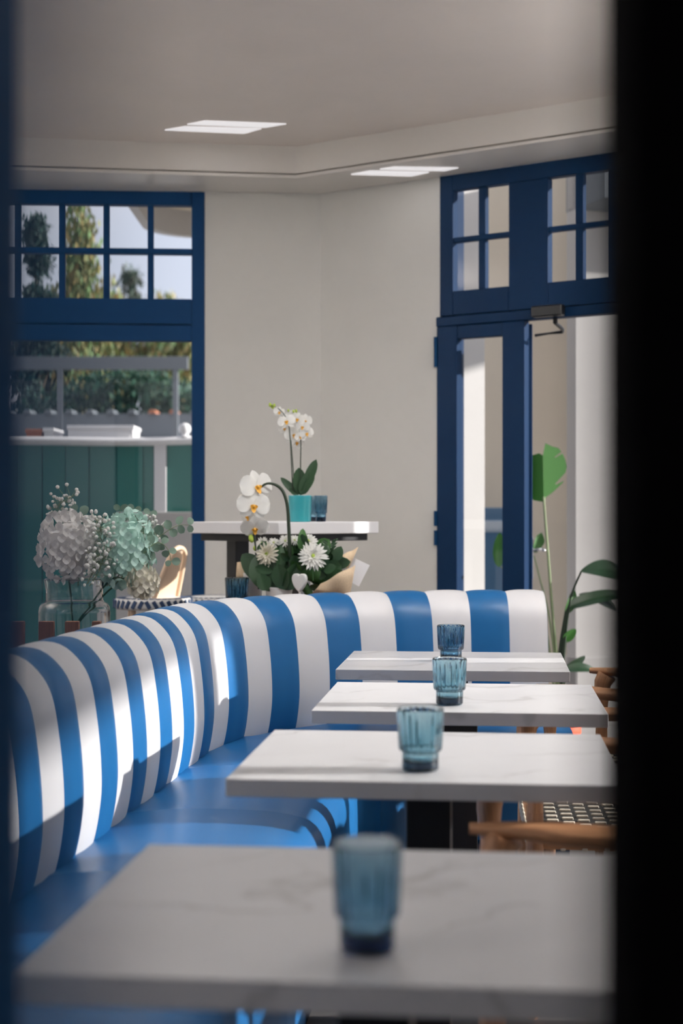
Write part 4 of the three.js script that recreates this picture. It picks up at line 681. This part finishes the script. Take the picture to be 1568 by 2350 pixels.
// ------------------------------------------------------------------ outside the door
placed(wallMesh('wall_porch', [bx(2.4, 4.6, 0.2, 0, 2.2, -0.1), bx(2.4, 0.25, 0.03, 0, 0.1, 0.01, 0.004)], mat.stuccoTan), V(0.75, 0, 10.6), -0.1);
{ const p = structure('pillar_1', V(0.611, -0.11, 8.053), Math.PI / 6); part(p, 'shaft', bx(0.2245, 4.5, 0.2245, 0, 2.25, 0, 0.004), mat.stuccoWhite); part(p, 'plinth', bx(0.26, 0.35, 0.26, 0, 0.175, 0, 0.006), mat.stuccoWhite); }
{ const p = structure('pillar_2', V(1.45, -0.11, 9.3), 0.33); part(p, 'shaft', bx(1.7, 4.8, 0.12, 0.85, 2.4, -0.06, 0.004), mat.stuccoWhite); part(p, 'plinth', bx(1.72, 0.43, 0.16, 0.86, 0.215, -0.06, 0.006), mat.stuccoWhite); part(p, 'beam', bx(1.9, 0.7, 0.5, 0.95, 3.55, 0.12, 0.005), mat.gardenWall); }
{ const p = structure('sun_blocker_1', V(3.2, 3.3, 8.0), 0); part(p, 'shade_slab', bx(2.6, 0.06, 1.6, 0, 0, 0, 0.004), mat.blueBoard); part(p, 'post', bx(0.06, 3.4, 0.06, 1.2, -1.73, 0.7, 0.004), mat.greyMetal); part(p, 'post', bx(0.06, 3.4, 0.06, 1.2, -1.73, -0.7, 0.004), mat.greyMetal); }  // unseen slab added to keep sun off the upper part of the pillar
{ const p = structure('sun_blocker_2', V(5.6, 3.28, 3.6), 0); part(p, 'shade_slab', bx(2.4, 0.06, 4.2, 0, 0, 0, 0.004), mat.blueBoard); for (const z of [-2.05, 2.05]) part(p, 'post', bx(0.06, 3.36, 0.06, 1.0, -1.7, z, 0.004), mat.greyMetal); }  // unseen slab added to cut off the sun high on the backrest
{
  const d = 10.3, o = thing('menu_board', 'blue panel with a pale band against the tan wall outside the sidelight', 'board', V(0.99, -0.11, d)); part(o, 'panel', bx(0.26, 1.36, 0.08, 0, 0.68, 0, 0.004), mat.blueBoard); part(o, 'band', bx(0.24, 0.075, 0.01, 0, 1.23, 0.042, 0.002), S({ name: 'pale blue', color: lin(0.35, 0.42, 0.5), roughness: 0.6 }));
}
{ // big potted plant just outside the open door
  const d = 7.2, base = V(1.045, -0.1, d), P = (px, py, dd = 0) => at(px, py, d + dd).sub(base);
  const o = thing('potted_plant', 'tall green plant with paddle leaves in an orange pot outside the open door', 'plant', base);
  part(o, 'pot', lathe([[0, 0], [0.075, 0], [0.08, 0.004], [0.095, 0.25], [0.104, 0.26], [0.104, 0.3], [0.094, 0.3], [0.09, 0.27], [0, 0.27]], 40), mat.terracotta); part(o, 'soil', lathe([[0, 0.28], [0.07, 0.278], [0.092, 0.272]], 24), mat.soil);
  const st = (l, r, m = mat.stem) => part(o, 'stem', taper(l.map((q) => P(...q)), [r, r * 0.8, r * 0.6], 10, 30), m);
  st([[1284, 1625], [1279, 1520], [1268, 1400], [1258, 1270], [1250, 1170], [1248, 1140]], 0.009, mat.stemPale);
  st([[1280, 1625], [1272, 1500], [1258, 1400], [1240, 1330], [1226, 1275]], 0.006, mat.stemPale);
  st([[1284, 1625], [1290, 1500], [1300, 1410], [1318, 1350], [1335, 1312]], 0.008); st([[1288, 1625], [1296, 1480], [1306, 1400], [1310, 1378]], 0.009); st([[1282, 1625], [1284, 1500], [1300, 1395]], 0.008); st([[1290, 1625], [1293, 1540], [1300, 1470]], 0.005); st([[1286, 1625], [1296, 1570], [1302, 1535]], 0.005);
  st([[1278, 1625], [1240, 1400], [1180, 1330], [1150, 1300]], 0.006, mat.stemPale);
  // split leaf: two halves that meet at the midrib, the right one with two notches
  const half = (pts, z) => { const s = poly(pts), g = ex(s, 0.0012); const p = g.attributes.position; for (let i = 0; i < p.count; i++) { const x = p.getX(i); p.setZ(i, p.getZ(i) + z * x); } g.computeVertexNormals(); return g; };
  const q = at(1248, 1150, d).sub(base), K = d / F, top = (l) => l.map(([px, py]) => [(px - 1248) * K, (1150 - py) * K]);
  part(o, 'leaf', half(top([[1248, 1152], [1246, 1045], [1252, 1017], [1268, 1024], [1284, 1028], [1291, 1036], [1274, 1049], [1276, 1050], [1294, 1040], [1301, 1056], [1304, 1070], [1301, 1084], [1276, 1110], [1278, 1112], [1297, 1103], [1294, 1108], [1270, 1130], [1254, 1141]]), -0.3).translate(q.x, q.y, q.z), mat.leafBright);
  part(o, 'leaf', half(top([[1248, 1152], [1246, 1045], [1238, 1040], [1224, 1044], [1206, 1060], [1200, 1090], [1208, 1125], [1226, 1148]]), 0.5).translate(q.x, q.y, q.z), mat.leafBright);
  const lf = (b, t, w, op, r, m = mat.leafDark, dd = 0, face = null) => part(o, 'leaf', leafTo(P(b[0], b[1], dd), P(t[0], t[1], dd), w, { nu: 18, nv: 8, ...op }, face, r), m), over = v3(0.1, 1, 0.75);
  lf([1226, 1268], [1244, 1222], 0.055, { fold: 0.3, ruffle: 0.1 }, 0.4, mat.leafMid); lf([1146, 1302], [1148, 1222], 0.06, { fold: 0.35 }, -0.5, mat.leafBright);
  lf([1332, 1312], [1450, 1290], 0.13, { bend: 0.8, fold: 0.2, p: 0.6 }, 0.1, mat.leafDark, 0, over); lf([1300, 1396], [1460, 1330], 0.075, { bend: 0.7, fold: 0.35, p: 0.4 }, 0.2, mat.leafDark, 0, over); lf([1328, 1364], [1430, 1378], 0.09, { bend: 0.6, fold: 0.2, p: 0.6 }, 0, mat.leafDark, 0.08, over); lf([1298, 1408], [1330, 1355], 0.06, { fold: 0.3, bend: 0.6 }, 0.5, mat.leafMid);
  lf([1293, 1472], [1323, 1444], 0.05, { fold: 0.2 }, 0.2, mat.leafBright); lf([1299, 1538], [1378, 1520], 0.06, { bend: 0.8, fold: 0.3, p: 0.4 }, 0.1, mat.leafDark, 0, over); lf([1300, 1530], [1352, 1512], 0.045, { bend: 0.6, fold: 0.3 }, 0.4, mat.leafDark, 0.05);
}
{
  const d = 8.6, base = V(0.86, -0.11, d), R = rng(91), o = thing('potted_shrub', 'small light green shrub at the foot of the blue panel outside', 'plant', base);
  part(o, 'pot', lathe([[0, 0], [0.11, 0], [0.13, 0.5], [0.115, 0.5], [0.11, 0.46], [0, 0.46]], 28), mat.ceramic);
  for (let i = 0; i < 34; i++) { const a = R() * 6.28, r = 0.04 + R() * 0.06, h = 0.48 + R() * 0.3, p = v3(Math.cos(a) * r * 0.4, h, Math.sin(a) * r * 0.4); part(o, 'leaf', leafTo(p, p.clone().add(v3(Math.cos(a) * r, 0.05 + R() * 0.06, Math.sin(a) * r)), 0.022, { fold: 0.2, nu: 5, nv: 4 }, null, R()), mat.leafBright); }
  part(o, 'stems', Array.from({ length: 6 }, (_, i) => rod(v3(0, 0.45, 0), v3(Math.cos(i) * 0.03, 0.76, Math.sin(i) * 0.03), 0.004, 5)), mat.stemPale);
}
renderer.render(scene, camera);
